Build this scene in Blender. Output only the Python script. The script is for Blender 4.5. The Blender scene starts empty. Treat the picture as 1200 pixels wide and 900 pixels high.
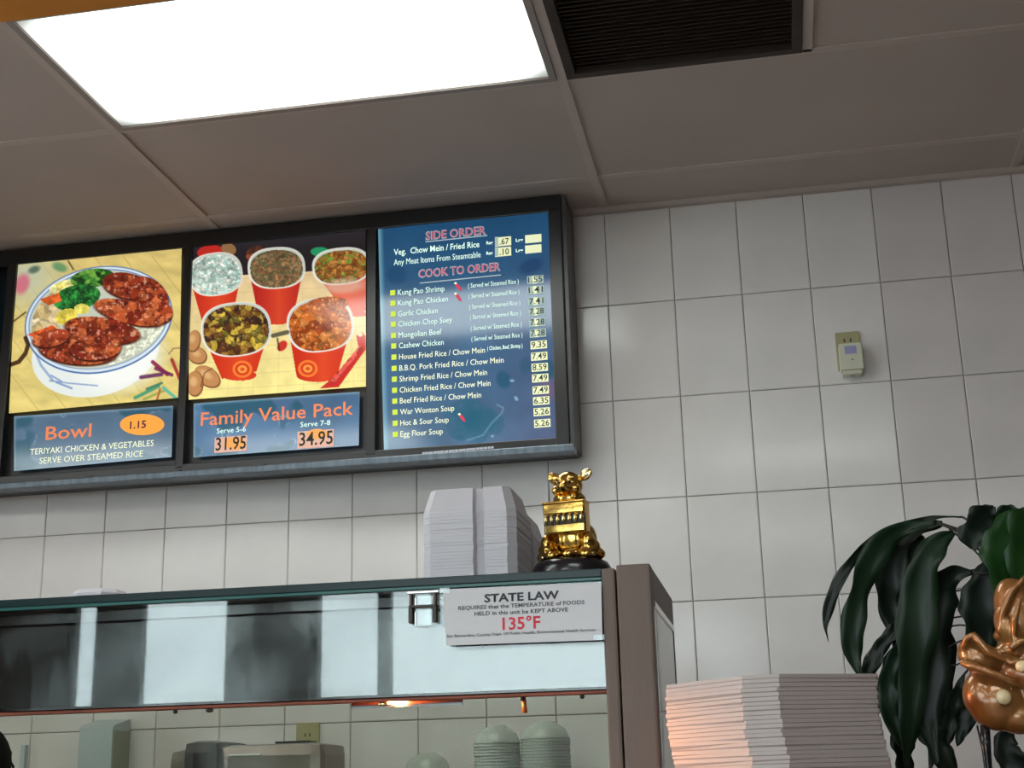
import bpy, bmesh, math, random
import numpy as np
from mathutils import Vector, Matrix, Euler
random.seed(7)
SC = bpy.context.scene
COL = SC.collection
PI = math.pi

# ------------------------------------------------------------------ camera
CAM = Vector((0.4305, -3.9808, 1.3285)); FPX = 1624.13
FW = Vector((-0.17444963, 0.94401798, 0.27999532))
RT = Vector((0.9817372, 0.18866668, -0.02443271))
UP = Vector((0.0758907, -0.27061954, 0.9596904))
cd = bpy.data.cameras.new('camera'); cam = bpy.data.objects.new('camera', cd); COL.objects.link(cam)
m4 = Matrix(((RT.x, UP.x, -FW.x, CAM.x), (RT.y, UP.y, -FW.y, CAM.y), (RT.z, UP.z, -FW.z, CAM.z), (0, 0, 0, 1)))
cam.matrix_world = m4
cd.sensor_width = 36.0; cd.lens = 36.0 * FPX / 1200.0; cd.clip_start = 0.05
SC.camera = cam

# ------------------------------------------------------------------ light
WORLD_STRENGTH = 6.3
PANEL_STRENGTH = 6.6
w = bpy.data.worlds.new('world'); SC.world = w; w.use_nodes = True
bg = w.node_tree.nodes['Background']; bg.inputs[0].default_value = (0.86, 0.92, 1.0, 1); bg.inputs[1].default_value = WORLD_STRENGTH
SC.view_settings.view_transform = 'Standard'; SC.view_settings.look = 'None'
SC.view_settings.exposure = 0.42; SC.view_settings.gamma = 1.0; SC.view_settings.use_curve_mapping = False
SC.cycles.use_denoising = True
SC.cycles.max_bounces = 8; SC.cycles.diffuse_bounces = 4; SC.cycles.glossy_bounces = 4
SC.cycles.transparent_max_bounces = 12; SC.cycles.caustics_reflective = False; SC.cycles.caustics_refractive = False
SC.cycles.sample_clamp_indirect = 4.0

# ------------------------------------------------------------------ geometry of the picture frame -> real points
def at(px, py, Y):
    d = FW + RT * ((px - 600) / FPX) - UP * ((py - 450) / FPX)
    return CAM + d * ((Y - CAM.y) / d.y)

def proj_np(X, Y, Z):
    dx, dy, dz = X - CAM.x, Y - CAM.y, Z - CAM.z
    z = dx * FW.x + dy * FW.y + dz * FW.z
    return (600 + FPX * (dx * RT.x + dy * RT.y + dz * RT.z) / z, 450 - FPX * (dx * UP.x + dy * UP.y + dz * UP.z) / z)

# ------------------------------------------------------------------ materials
def lin(c):
    return tuple((v / 12.92 if v <= .04045 else ((v + .055) / 1.055) ** 2.4) for v in c)

def rgb(r, g, b): return lin((r / 255, g / 255, b / 255))

MATS = {}
def mat(name, col, rough=.5, metal=0., spec=.5, var=0., vscale=8., bump=0., bscale=40., stretch=None, emis=None, estr=0., coat=0., trans=0., sheen=0., col2=None, aniso=0.):
    m = bpy.data.materials.new(name); m.use_nodes = True; nt = m.node_tree; b = nt.nodes['Principled BSDF']
    b.inputs['Base Color'].default_value = (*col, 1); b.inputs['Roughness'].default_value = rough
    b.inputs['Metallic'].default_value = metal; b.inputs['Specular IOR Level'].default_value = spec
    b.inputs['Coat Weight'].default_value = coat; b.inputs['Transmission Weight'].default_value = trans
    if emis is not None:
        b.inputs['Emission Color'].default_value = (*emis, 1); b.inputs['Emission Strength'].default_value = estr
    if var or bump:
        tc = nt.nodes.new('ShaderNodeTexCoord'); mp = nt.nodes.new('ShaderNodeMapping'); nt.links.new(tc.outputs['Object'], mp.inputs[0])
        if stretch: mp.inputs['Scale'].default_value = stretch
    if var:
        n = nt.nodes.new('ShaderNodeTexNoise'); n.inputs['Scale'].default_value = vscale; n.inputs['Detail'].default_value = 4
        nt.links.new(mp.outputs[0], n.inputs['Vector'])
        mx = nt.nodes.new('ShaderNodeMix'); mx.data_type = 'RGBA'
        c2 = col2 if col2 else tuple(v * (1 - var) for v in col)
        mr = nt.nodes.new('ShaderNodeMapRange'); mr.inputs[1].default_value = .35; mr.inputs[2].default_value = .65
        nt.links.new(n.outputs['Fac'], mr.inputs[0]); nt.links.new(mr.outputs[0], mx.inputs['Factor'])
        mx.inputs[6].default_value = (*col, 1); mx.inputs[7].default_value = (*c2, 1)
        nt.links.new(mx.outputs[2], b.inputs['Base Color'])
    if bump:
        n2 = nt.nodes.new('ShaderNodeTexNoise'); n2.inputs['Scale'].default_value = bscale; n2.inputs['Detail'].default_value = 3
        nt.links.new(mp.outputs[0], n2.inputs['Vector'])
        bp = nt.nodes.new('ShaderNodeBump'); bp.inputs['Strength'].default_value = bump; bp.inputs['Distance'].default_value = .002
        nt.links.new(n2.outputs['Fac'], bp.inputs['Height']); nt.links.new(bp.outputs[0], b.inputs['Normal'])
    MATS[name] = m
    return m

def vcol_mat(name, strength, rough=.12):
    m = bpy.data.materials.new(name); m.use_nodes = True; nt = m.node_tree; b = nt.nodes['Principled BSDF']
    a = nt.nodes.new('ShaderNodeVertexColor'); a.layer_name = 'print'
    nt.links.new(a.outputs[0], b.inputs['Emission Color']); b.inputs['Emission Strength'].default_value = strength
    mx = nt.nodes.new('ShaderNodeMix'); mx.data_type = 'RGBA'; mx.blend_type = 'MULTIPLY'; mx.inputs['Factor'].default_value = 1
    nt.links.new(a.outputs[0], mx.inputs[6]); mx.inputs[7].default_value = (.35, .35, .35, 1)
    nt.links.new(mx.outputs[2], b.inputs['Base Color']); b.inputs['Roughness'].default_value = rough
    return m

def glass_mat(name, tint, gloss_rough=.02, ior=1.5):
    m = bpy.data.materials.new(name); m.use_nodes = True; nt = m.node_tree; nt.nodes.clear()
    o = nt.nodes.new('ShaderNodeOutputMaterial'); t = nt.nodes.new('ShaderNodeBsdfTransparent'); g = nt.nodes.new('ShaderNodeBsdfGlossy')
    t.inputs[0].default_value = (*tint, 1); g.inputs['Roughness'].default_value = gloss_rough; g.inputs[0].default_value = (1, 1, 1, 1)
    f = nt.nodes.new('ShaderNodeFresnel'); f.inputs[0].default_value = ior; mx = nt.nodes.new('ShaderNodeMixShader')
    nt.links.new(f.outputs[0], mx.inputs[0]); nt.links.new(t.outputs[0], mx.inputs[1]); nt.links.new(g.outputs[0], mx.inputs[2]); nt.links.new(mx.outputs[0], o.inputs[0])
    return m

M_tile = mat('wall_tile_glaze', (.83, .775, .76), .12, spec=.3, var=.07, vscale=5, bump=.25, bscale=9)
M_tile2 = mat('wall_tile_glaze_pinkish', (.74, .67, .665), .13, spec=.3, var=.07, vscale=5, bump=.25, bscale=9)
M_grout = mat('grout', (.27, .25, .24), .9)
M_ceil = mat('ceiling_panel_tan', (.50, .415, .375), .9, var=.06, vscale=3, bump=.3, bscale=120)
M_ceilor = mat('ceiling_panel_orange', (.62, .22, .02), .8, var=.1, vscale=4)
M_tee = mat('ceiling_grid_metal', (.53, .44, .40), .55, var=.05)
M_vent = mat('return_air_grille_dark', (.035, .022, .016), .7, var=.2, vscale=30)
M_lframe = mat('light_trim', (.30, .25, .23), .5)
M_black = mat('board_black', (.012, .011, .012), .32, var=.2)
M_dark = mat('board_inner_black', (.02, .018, .02), .28)
M_grey = mat('board_outer_grey', (.06, .058, .06), .35, metal=.3)
M_ledge = mat('board_ledge_silver', (.15, .18, .215), .35, metal=.6, var=.3, vscale=10, stretch=(6, 1, 1))
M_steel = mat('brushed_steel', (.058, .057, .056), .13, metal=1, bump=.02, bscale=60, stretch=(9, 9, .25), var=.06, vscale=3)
M_post = mat('warm_satin_steel', (.115, .074, .058), .5, metal=.1, bump=.15, bscale=80, stretch=(4, 4, .3), var=.05)
M_gslab = mat('green_edge_glass', (.002, .016, .018), .25, spec=.25, var=.3, vscale=6)
M_gslab2 = mat('green_glass_underside', (.02, .09, .085), .2, spec=.3)
M_glass = glass_mat('clear_glass', (.94, .96, .955))
M_glassw = glass_mat('window_glass', (.9, .95, .93))
M_lip = mat('glow_red_lip', (.30, .07, .035), .45, metal=.3, var=.4, vscale=20)  # orange glow of the heat lamp painted into the lip colour
M_copper = mat('copper_screw', (.55, .17, .06), .35, metal=.7)
M_heat = mat('heat_tube_glow', (1, .5, .2), .5, emis=(1, .36, .10), estr=5200)
M_chrome = mat('chrome', (.6, .6, .58), .18, metal=1)
M_sign = mat('sign_card', (.50, .475, .50), .35)
M_ink = mat('sign_ink_dark', (.02, .02, .03), .6)
M_inkg = mat('sign_ink_grey', (.09, .09, .10), .6)
M_red = mat('sign_ink_red', (.62, .02, .05), .6)
M_foam = mat('white_foam', (.55, .52, .56), .55, bump=.1, bscale=150)
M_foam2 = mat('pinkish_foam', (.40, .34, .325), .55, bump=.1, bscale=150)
M_gold = mat('polished_gold', (.72, .45, .12), .17, metal=1, bump=.25, bscale=70)
M_goldb = mat('pale_gold', (.95, .80, .42), .15, metal=1)
M_amber = mat('amber_gold_glaze', (.20, .05, .011), .32, metal=.4, coat=.6, var=.5, vscale=9, col2=(.34, .16, .045), bump=.5, bscale=22)
M_knob = mat('cream_gold_knob', (.80, .62, .36), .25, coat=.5)
M_base = mat('black_lacquer', (.012, .01, .014), .2)
M_leafs = [mat('leaf_dark_green', (.007, .015, .009), .4, spec=.3, var=.35, vscale=6), mat('leaf_mid_green', (.010, .030, .013), .4, spec=.3, var=.3, vscale=6), mat('leaf_bright_green', (.014, .055, .010), .4, spec=.3, var=.3, vscale=6)]
M_stem = mat('plant_stem', (.03, .025, .018), .6)
M_pot = mat('pot_glaze', (.25, .08, .05), .3)
M_soil = mat('soil', (.03, .02, .015), .95, bump=1, bscale=60)
M_plate = mat('beige_plate', (.42, .37, .20), .45)
M_plug = mat('cream_plastic', (.64, .63, .50), .4)
M_hole = mat('slot_dark', (.04, .035, .03), .6)
M_blueprint = mat('label_lilac', (.34, .34, .58), .5)
M_bowl = mat('white_bowl', (.50, .53, .49), .25, var=.05)
M_disp = mat('white_plastic_bluish', (.50, .56, .58), .35)
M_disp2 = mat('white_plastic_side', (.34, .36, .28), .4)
M_applb = mat('dark_plastic', (.03, .024, .026), .3)
M_floor = mat('floor_clay', (.42, .32, .27), .45, var=.2, vscale=2)
M_cream = mat('cream_plaster', (.68, .58, .50), .85, var=.05, vscale=2)
M_wframe = mat('window_frame_dark', (.05, .05, .05), .4, metal=.5)
M_counter = mat('counter_laminate', (.25, .12, .08), .4, var=.2, vscale=5)
M_carton = mat('brown_carton', (.40, .27, .15), .8, var=.1)
M_skin = mat('skin', (.50, .30, .20), .5, var=.05)
M_hair = mat('black_hair', (.008, .006, .006), .85, spec=.2)
M_shirt = mat('dark_shirt', (.05, .05, .07), .8)
M_trouser = mat('black_trousers', (.02, .02, .025), .85)
M_pave = mat('pavement', (.45, .44, .42), .9, var=.1, vscale=1)

# ------------------------------------------------------------------ helpers
def link(name, me, m, parent=None, smooth=False):
    o = bpy.data.objects.new(name, me); COL.objects.link(o)
    if m is not None and len(me.materials) == 0: me.materials.append(m)
    if parent is not None: o.parent = parent
    if smooth:
        for p in me.polygons: p.use_smooth = True
    return o

def obj(name, bm, m, parent=None, smooth=False, loc=None):
    bmesh.ops.recalc_face_normals(bm, faces=bm.faces)
    me = bpy.data.meshes.new(name); bm.to_mesh(me); bm.free()
    o = link(name, me, m, parent, smooth)
    if loc is not None: o.location = loc
    return o

def thing(name, label, cat, loc=(0, 0, 0), rz=0, group=None):
    o = bpy.data.objects.new(name, None); COL.objects.link(o); o.location = loc; o.rotation_euler = (0, 0, rz)
    o.empty_display_size = .05
    return tag(o, label, cat, group)

def tag(o, label, cat, group=None):
    o['label'] = label; o['category'] = cat
    if group: o['group'] = group
    return o

def struct(o, label=None):
    o['kind'] = 'structure'
    if label: o['label'] = label
    return o

def box(bm, x0, x1, y0, y1, z0, z1, bev=0.):
    r = bmesh.ops.create_cube(bm, size=1)
    vs = r['verts']
    for v in vs:
        v.co = Vector(((x0 + x1) / 2 + v.co.x * (x1 - x0), (y0 + y1) / 2 + v.co.y * (y1 - y0), (z0 + z1) / 2 + v.co.z * (z1 - z0)))
    if bev:
        es = list({e for v in vs for e in v.link_edges})
        bmesh.ops.bevel(bm, geom=es, offset=bev, segments=2, affect='EDGES', profile=.7)

def boxo(name, x0, x1, y0, y1, z0, z1, m, parent=None, bev=0.):
    """box mesh whose origin sits at its own centre"""
    bm = bmesh.new(); hx, hy, hz = (x1 - x0) / 2, (y1 - y0) / 2, (z1 - z0) / 2
    box(bm, -hx, hx, -hy, hy, -hz, hz, bev)
    o = obj(name, bm, m, parent)
    c = Vector(((x0 + x1) / 2, (y0 + y1) / 2, (z0 + z1) / 2))
    if parent is not None: c = c - parent_world(parent)
    o.location = c
    return o

def parent_world(p):
    v = Vector((0, 0, 0))
    while p is not None:
        v += Vector(p.location); p = p.parent
    return v

def tube(bm, pts, r, seg=8, caps=True):
    pts = [Vector(p) for p in pts]; rings = []
    n = len(pts); rs = r if isinstance(r, (list, tuple)) else [r] * n
    ref = Vector((0, 0, 1))
    for i, p in enumerate(pts):
        t = (pts[min(i + 1, n - 1)] - pts[max(i - 1, 0)]).normalized()
        a = t.cross(ref)
        if a.length < 1e-3: a = t.cross(Vector((0, 1, 0)))
        a.normalize(); b = t.cross(a).normalized()
        rings.append([bm.verts.new(p + (a * math.cos(2 * PI * k / seg) + b * math.sin(2 * PI * k / seg)) * rs[i]) for k in range(seg)])
    for i in range(n - 1):
        for k in range(seg):
            bm.faces.new((rings[i][k], rings[i][(k + 1) % seg], rings[i + 1][(k + 1) % seg], rings[i + 1][k]))
    if caps:
        bm.faces.new(rings[0][::-1]); bm.faces.new(rings[-1])

def lathe(bm, prof, seg=24, cx=0, cy=0, cz=0):
    rings = []
    for r, z in prof:
        if r < 1e-6: rings.append([bm.verts.new((cx, cy, cz + z))])
        else: rings.append([bm.verts.new((cx + r * math.cos(2 * PI * k / seg), cy + r * math.sin(2 * PI * k / seg), cz + z)) for k in range(seg)])
    for a, b in zip(rings, rings[1:]):
        for k in range(seg):
            k2 = (k + 1) % seg
            if len(a) == 1 and len(b) == 1: continue
            if len(a) == 1: bm.faces.new((a[0], b[k], b[k2]))
            elif len(b) == 1: bm.faces.new((a[k], b[0], a[k2]))
            else: bm.faces.new((a[k], a[k2], b[k2], b[k]))

def ellipsoid(bm, c, r, rot=None, u=20, v=12):
    M = Matrix.Translation(Vector(c)) @ (Euler(rot).to_matrix().to_4x4() if rot else Matrix()) @ Matrix.Diagonal((r[0], r[1], r[2], 1))
    bmesh.ops.create_uvsphere(bm, u_segments=u, v_segments=v, radius=1, matrix=M)

def copy_tree(o, parent=None):
    c = o.copy(); COL.objects.link(c); c.parent = parent
    for ch in list(o.children): copy_tree(ch, c)
    return c

def fuse(o, voxel, smooth_it=3):
    """join overlapping lumps of one mesh into one continuous skin"""
    r = o.modifiers.new('remesh', 'REMESH'); r.mode = 'VOXEL'; r.voxel_size = voxel; r.use_smooth_shade = True
    s = o.modifiers.new('smooth', 'SMOOTH'); s.factor = .5; s.iterations = smooth_it
    dg = bpy.context.evaluated_depsgraph_get(); e = o.evaluated_get(dg); me = bpy.data.meshes.new_from_object(e)
    mts = list(o.data.materials); o.modifiers.clear(); o.data = me
    if len(me.materials) == 0:
        for m in mts: me.materials.append(m)
    for p in me.polygons: p.use_smooth = True

# text laid out on a wall-parallel plane: left px, baseline px, right px, cap height px
def text_mesh(body, res=2, offset=0., shear=0.):
    cu = bpy.data.curves.new('t', 'FONT'); cu.body = body; cu.size = 1; cu.resolution_u = res; cu.offset = offset; cu.shear = shear; cu.fill_mode = 'FRONT'
    o = bpy.data.objects.new('t', cu); COL.objects.link(o)
    dg = bpy.context.evaluated_depsgraph_get(); dg.update(); me = bpy.data.meshes.new_from_object(o.evaluated_get(dg))
    n = len(me.vertices); co = np.zeros(n * 3); me.vertices.foreach_get('co', co); co = co.reshape(-1, 3)
    bpy.data.objects.remove(o); bpy.data.curves.remove(cu)
    return me, co

def write(body, m, parent, pl, pbase, pr_, cap, Y, offset=0., shear=0., name='lettering', tilt=0.):
    me, co = text_mesh(body, 2, offset, shear)
    A = at(pl, pbase, Y); B = at(pr_, pbase, Y); unit = (at(pl, pbase - 10, Y).z - A.z) / 10
    wid = B.x - A.x; mn, mx = co[:, 0].min(), co[:, 0].max()
    x = (co[:, 0] - mn) / (mx - mn) * wid; z = co[:, 1] * (cap * unit / .70)
    z = z + x * tilt
    out = np.stack([x, np.zeros_like(x), z], 1).astype(np.float32)
    me.vertices.foreach_set('co', out.ravel()); me.update()
    o = link(name, me, m, parent)
    o.location = A - parent_world(parent)
    return o

def quad_plate(name, pts, Y0, thick, m, parent):
    """flat plate from four picture points on the plane Y0, with real thickness behind"""
    bm = bmesh.new(); f = [bm.verts.new(at(px, py, Y0)) for px, py in pts]
    b = [bm.verts.new(v.co + Vector((0, thick, 0))) for v in f]
    n = len(f)
    bm.faces.new(f); bm.faces.new(b[::-1])
    for i in range(n): bm.faces.new((f[i], f[(i + 1) % n], b[(i + 1) % n], b[i]))
    off = parent_world(parent) if parent else Vector()
    for v in bm.verts: v.co -= off
    return obj(name, bm, m, parent)

def plate(name, x0, x1, z0, z1, Y, thick, m, parent, bev=0):
    return boxo(name, x0, x1, Y, Y + thick, z0, z1, m, parent, bev)

# ------------------------------------------------------------------ the setting
CZ = 3.05
X0, X1, YB = -4.6, 4.2, -7.0
fl = struct(boxo('floor', X0, X1, YB, .1, -.1, 0, M_floor), 'clay-coloured floor of the restaurant')
wall = struct(boxo('wall_back', X0, X1, .006, .12, 0, CZ, M_grout), 'wall of large white glazed tiles behind the counter')
ADDED_LW = [(-6.4, -4.2), (-3.8, -1.6)]  # side window openings, invented to let more light onto the tiled wall
bm = bmesh.new(); ys = YB - .12
for a, b in ADDED_LW:
    box(bm, X0 - .1, X0, ys, a, 0, CZ + .05); box(bm, X0 - .1, X0, a, b, 0, .75); box(bm, X0 - .1, X0, a, b, 2.62, CZ + .05); ys = b
box(bm, X0 - .1, X0, ys, .1, 0, CZ + .05)
struct(obj('wall_left', bm, M_cream))
struct(boxo('wall_right', X1, X1 + .1, YB, .1, 0, CZ, mat('wall_right_brown', (.10, .07, .055), .8)))
# tiles 8 x 12 in, each its own piece
TW, TH, G = .20188, .30249, .0011
ztop = 2.73386 + TH
def tile_mesh(wd, ht, name):
    bm = bmesh.new(); a, b, d, c = wd / 2 - G, ht / 2 - G, .006, .0022
    o = [bm.verts.new(p) for p in ((-a, d, -b), (a, d, -b), (a, d, b), (-a, d, b))]
    k = [bm.verts.new(p) for p in ((-a, c - .0005, -b), (a, c - .0005, -b), (a, c - .0005, b), (-a, c - .0005, b))]
    i = [bm.verts.new(p) for p in ((-a + c, 0, -b + c), (a - c, 0, -b + c), (a - c, 0, b - c), (-a + c, 0, b - c))]
    bm.faces.new(i)
    for q in range(4):
        r = (q + 1) % 4
        bm.faces.new((k[q], k[r], i[r], i[q])); bm.faces.new((o[q], o[r], k[r], k[q]))
    bmesh.ops.recalc_face_normals(bm, faces=bm.faces)
    me = bpy.data.meshes.new(name); bm.to_mesh(me); bm.free(); return me
tm = tile_mesh(TW, TH, 'tile'); tm.materials.append(M_tile)
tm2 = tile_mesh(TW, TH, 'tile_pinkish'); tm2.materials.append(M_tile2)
rr = random.Random(3)
for j in range(0, 6):                                  # rows down from the ceiling
    for i in range(-12, 8):
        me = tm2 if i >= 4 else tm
        t = link('tile', me, None, wall)
        t.location = Vector(((i + .5) * TW, 0, ztop - (j + .5) * TH)) - Vector(wall.location)
        t.rotation_euler = (rr.uniform(-.0012, .0012), 0, rr.uniform(-.0012, .0012))
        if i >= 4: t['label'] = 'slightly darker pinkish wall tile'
# rows below the view, joined
bm = bmesh.new()
for j in range(6, 10):
    for i in range(-12, 8):
        cx, cz = (i + .5) * TW, ztop - (j + .5) * TH
        box(bm, cx - TW / 2 + G, cx + TW / 2 - G, 0, .006, max(cz - TH / 2 + G, .002), cz + TH / 2 - G)
o = obj('tile_field', bm, M_tile, wall); o.location = -Vector(wall.location); o['kind'] = 'stuff'

# ceiling: tees and panels
ceil = struct(boxo('ceiling', X0, X1, YB, .1, CZ + .10, CZ + .2, M_ceil), 'suspended ceiling of tan panels in a metal grid')
CL = Vector(ceil.location)
GX = -1.2177; FTm = 1.2192; rows = [0, -.2357]
rows += [-.8453, -1.440]
while rows[-1] > YB: rows.append(rows[-1] - .6096)
cols = [GX + FTm * k for k in range(-3, 6)]
def cpart(name, x0, x1, y0, y1, z0, z1, m):
    o = boxo(name, x0, x1, y0, y1, z0, z1, m, None); o.parent = ceil; o.location = Vector(o.location) - CL; return o
TZ = CZ
for k in range(1, len(rows) - 1): cpart('grid_bar', X0, X1, rows[k] - .012, rows[k] + .012, TZ, TZ + .03, M_tee)
for c in cols:
    if X0 < c < X1: cpart('grid_bar', c - .012, c + .012, YB, 0, TZ - .0006, TZ + .03, M_tee)
cpart('wall_angle', X0, X1, -.020, 0.004, TZ - .0145, TZ + .002, M_tee)
LIGHTS = {(3, 2), (1, 3), (1, 5), (0, 6), (2, 5), (4, 6), (1, 8), (3, 8), (5, 9), (0, 10), (2, 10), (4, 10)}      # (column, row), all but one added out of view to brighten the room; column 3 row 2 is the one in the picture
for k in range(0, len(rows) - 1):
    for c in range(len(cols) - 1):
        xa, xb, ya, yb = max(cols[c], X0), min(cols[c + 1], X1), max(rows[k + 1], YB), rows[k]
        if xb - xa < .05: continue
        if (c, k) in LIGHTS: continue
        parts = [(xa, xb)]
        if k == 2 and c == 4: parts = [(xa + .6096, xb)]      # return grille takes the first half
        for (a, b) in parts:
            p = cpart('ceiling_panel', a + .006, b - .006, ya + .006, yb - .006, TZ + .004 + rr.uniform(0, .002), TZ + .016, M_ceilor if (k == 3 and c <= 3) else M_ceil)
            if k == 3 and c <= 3: p['label'] = 'orange-stained ceiling panel'
cpart('grid_bar', cols[4] + .6096 - .012, cols[4] + .6096 + .012, rows[3], rows[2], TZ, TZ + .03, M_tee)
# the far columns to the left beyond the grid
# dark return grille with slats
g = thing('return_air_grille', 'dark brown square air grille set in the ceiling beside the lit panel', 'vent', (cols[4] + .3048, (rows[2] + rows[3]) / 2, TZ - .004))
gx, gy = .3048 - .013, .3048 - .013
boxo('backing', cols[4] + .012, cols[4] + .597, rows[3] + .012, rows[2] - .012, TZ + .02, TZ + .024, M_vent, g)
for sx in (-1, 1):
    boxo('frame_bar', g.location.x + sx * (gx - .012) - .012, g.location.x + sx * (gx - .012) + .012, g.location.y - gy, g.location.y + gy, TZ - .004, TZ + .02, M_vent, g)
    boxo('frame_bar', g.location.x - gx + .024, g.location.x + gx - .024, g.location.y + sx * (gy - .012) - .012, g.location.y + sx * (gy - .012) + .012, TZ - .004, TZ + .02, M_vent, g)
sl = None
for k in range(30):
    yy = g.location.y - gy + .034 + k * (2 * gy - .068) / 29
    if sl is None:
        bm = bmesh.new(); box(bm, -gx + .025, gx - .025, -.007, .007, -.0007, .0007); sl = obj('slat', bm, M_vent, g)
        s = sl
    else:
        s = sl.copy(); COL.objects.link(s)
    s.location = Vector((0, yy, TZ + .008)) - Vector((0, g.location.y, g.location.z)); s.rotation_euler = (.6, 0, 0)

struct(boxo('trim_1', X0, -.2, -1.95, -1.445, TZ - .020, TZ - .001, M_ceilor), 'orange painted soffit strip at the ceiling')
# recessed lights
def lamp_mat(strength):
    m = bpy.data.materials.new('lit_diffuser'); m.use_nodes = True; nt = m.node_tree; b = nt.nodes['Principled BSDF']
    b.inputs['Base Color'].default_value = (.7, .72, .68, 1); b.inputs['Roughness'].default_value = .35
    tc = nt.nodes.new('ShaderNodeTexCoord'); sp = nt.nodes.new('ShaderNodeSeparateXYZ'); nt.links.new(tc.outputs['Object'], sp.inputs[0])
    outs = []
    for ax, half, soft in ((0, .59, .16), (1, .285, .10)):
        ab = nt.nodes.new('ShaderNodeMath'); ab.operation = 'ABSOLUTE'; nt.links.new(sp.outputs[ax], ab.inputs[0])
        mr = nt.nodes.new('ShaderNodeMapRange'); mr.interpolation_type = 'SMOOTHSTEP'
        mr.inputs[1].default_value = half; mr.inputs[2].default_value = half - soft; mr.inputs[3].default_value = .12; mr.inputs[4].default_value = 1
        nt.links.new(ab.outputs[0], mr.inputs[0]); outs.append(mr)
    mu = nt.nodes.new('ShaderNodeMath'); mu.operation = 'MULTIPLY'; nt.links.new(outs[0].outputs[0], mu.inputs[0]); nt.links.new(outs[1].outputs[0], mu.inputs[1])
    mu2 = nt.nodes.new('ShaderNodeMath'); mu2.operation = 'MULTIPLY'; mu2.inputs[1].default_value = strength; nt.links.new(mu.outputs[0], mu2.inputs[0])
    b.inputs['Emission Color'].default_value = (.93, 1, .95, 1); nt.links.new(mu2.outputs[0], b.inputs['Emission Strength'])
    return m
M_lamp = lamp_mat(PANEL_STRENGTH)
def make_light(c, k):
    xc, yc = (cols[c] + cols[c + 1]) / 2, (rows[k] + rows[k + 1]) / 2
    if (c, k) == (3, 2): lab, grp = 'large lit rectangular ceiling light above the menu board', None
    else: lab, grp = 'added unseen ceiling light brightening the customer side of the room', 'added ceiling lights over the customers'
    t = thing('ceiling_light', lab, 'light', (xc, yc, TZ - .004), 0, grp)
    hx, hy = .6096 - .013, .3048 - .013
    boxo('diffuser', xc - hx + .02, xc + hx - .02, yc - hy + .02, yc + hy - .02, TZ + .001, TZ + .006, M_lamp, t)
    for s in (-1, 1):
        boxo('trim_bar', xc + s * (hx - .009) - .009, xc + s * (hx - .009) + .009, yc - hy, yc + hy, TZ - .004, TZ + .012, M_lframe, t)
        boxo('trim_bar', xc - hx + .018, xc + hx - .018, yc + s * (hy - .009) - .009, yc + s * (hy - .009) + .009, TZ - .004, TZ + .012, M_lframe, t)
    return t
for (c, k) in sorted(LIGHTS): make_light(c, k)

# window wall behind the camera
WZ0, WZ1 = .75, 2.62
OPEN = [(-3.45, -3.27), (-3.05, -2.50), (-2.03, .28)]
bm = bmesh.new(); xs = X0
for a, b in OPEN:
    box(bm, xs, a, YB - .12, YB, 0, CZ + .05); box(bm, a, b, YB - .12, YB, 0, WZ0); box(bm, a, b, YB - .12, YB, WZ1, CZ + .05); xs = b
box(bm, xs, X1, YB - .12, YB, 0, CZ + .05)
struct(obj('wall_front', bm, mat('dark_brown_paint', (.07, .055, .05), .7)), 'street-side wall with tall shop windows')
for n, (a, b) in enumerate(OPEN):
    wn = struct(bpy.data.objects.new('window_%d' % (n + 1), None)); COL.objects.link(wn); wn.location = ((a + b) / 2, YB - .06, WZ0)
    boxo('glass_pane', a + .03, b - .03, YB - .064, YB - .058, WZ0 + .03, WZ1 - .03, M_glassw, wn)
    for (p, q, r_, s_) in ((a, a + .03, WZ0, WZ1), (b - .03, b, WZ0, WZ1), (a + .03, b - .03, WZ0, WZ0 + .03), (a + .03, b - .03, WZ1 - .03, WZ1)):
        boxo('window_frame', p, q, YB - .09, YB - .03, r_, s_, M_wframe, wn)
    if b - a > 1.5: boxo('mullion', -1.67, -1.60, YB - .09, YB - .03, WZ0 + .03, WZ1 - .03, M_wframe, wn)
for n, (a, b) in enumerate(ADDED_LW):  # added windows in the unseen left wall
    wn = struct(bpy.data.objects.new('window_%d' % (n + 4), None)); COL.objects.link(wn); wn.location = (X0 - .05, (a + b) / 2, WZ0)
    boxo('glass_pane', X0 - .053, X0 - .047, a + .03, b - .03, WZ0 + .03, WZ1 - .03, M_glassw, wn)
    for (p, q, r_, s_) in ((a, a + .03, WZ0, WZ1), (b - .03, b, WZ0, WZ1), (a + .03, b - .03, WZ0, WZ0 + .03), (a + .03, b - .03, WZ1 - .03, WZ1)):
        boxo('window_frame', X0 - .08, X0 - .02, p, q, r_, s_, M_wframe, wn)
struct(boxo('ground_outside', -30, 30, -40, YB - .12, -.12, -.02, M_pave), 'pavement outside the shop windows')

# ------------------------------------------------------------------ menu board
BY = -.15
board = thing('menu_board', 'long black backlit menu board with food pictures and price list high on the tiled wall', 'menu board', (-1.2, BY, 2.25))
BL, BR = -2.75, -.112
zt = 3.046
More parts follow.
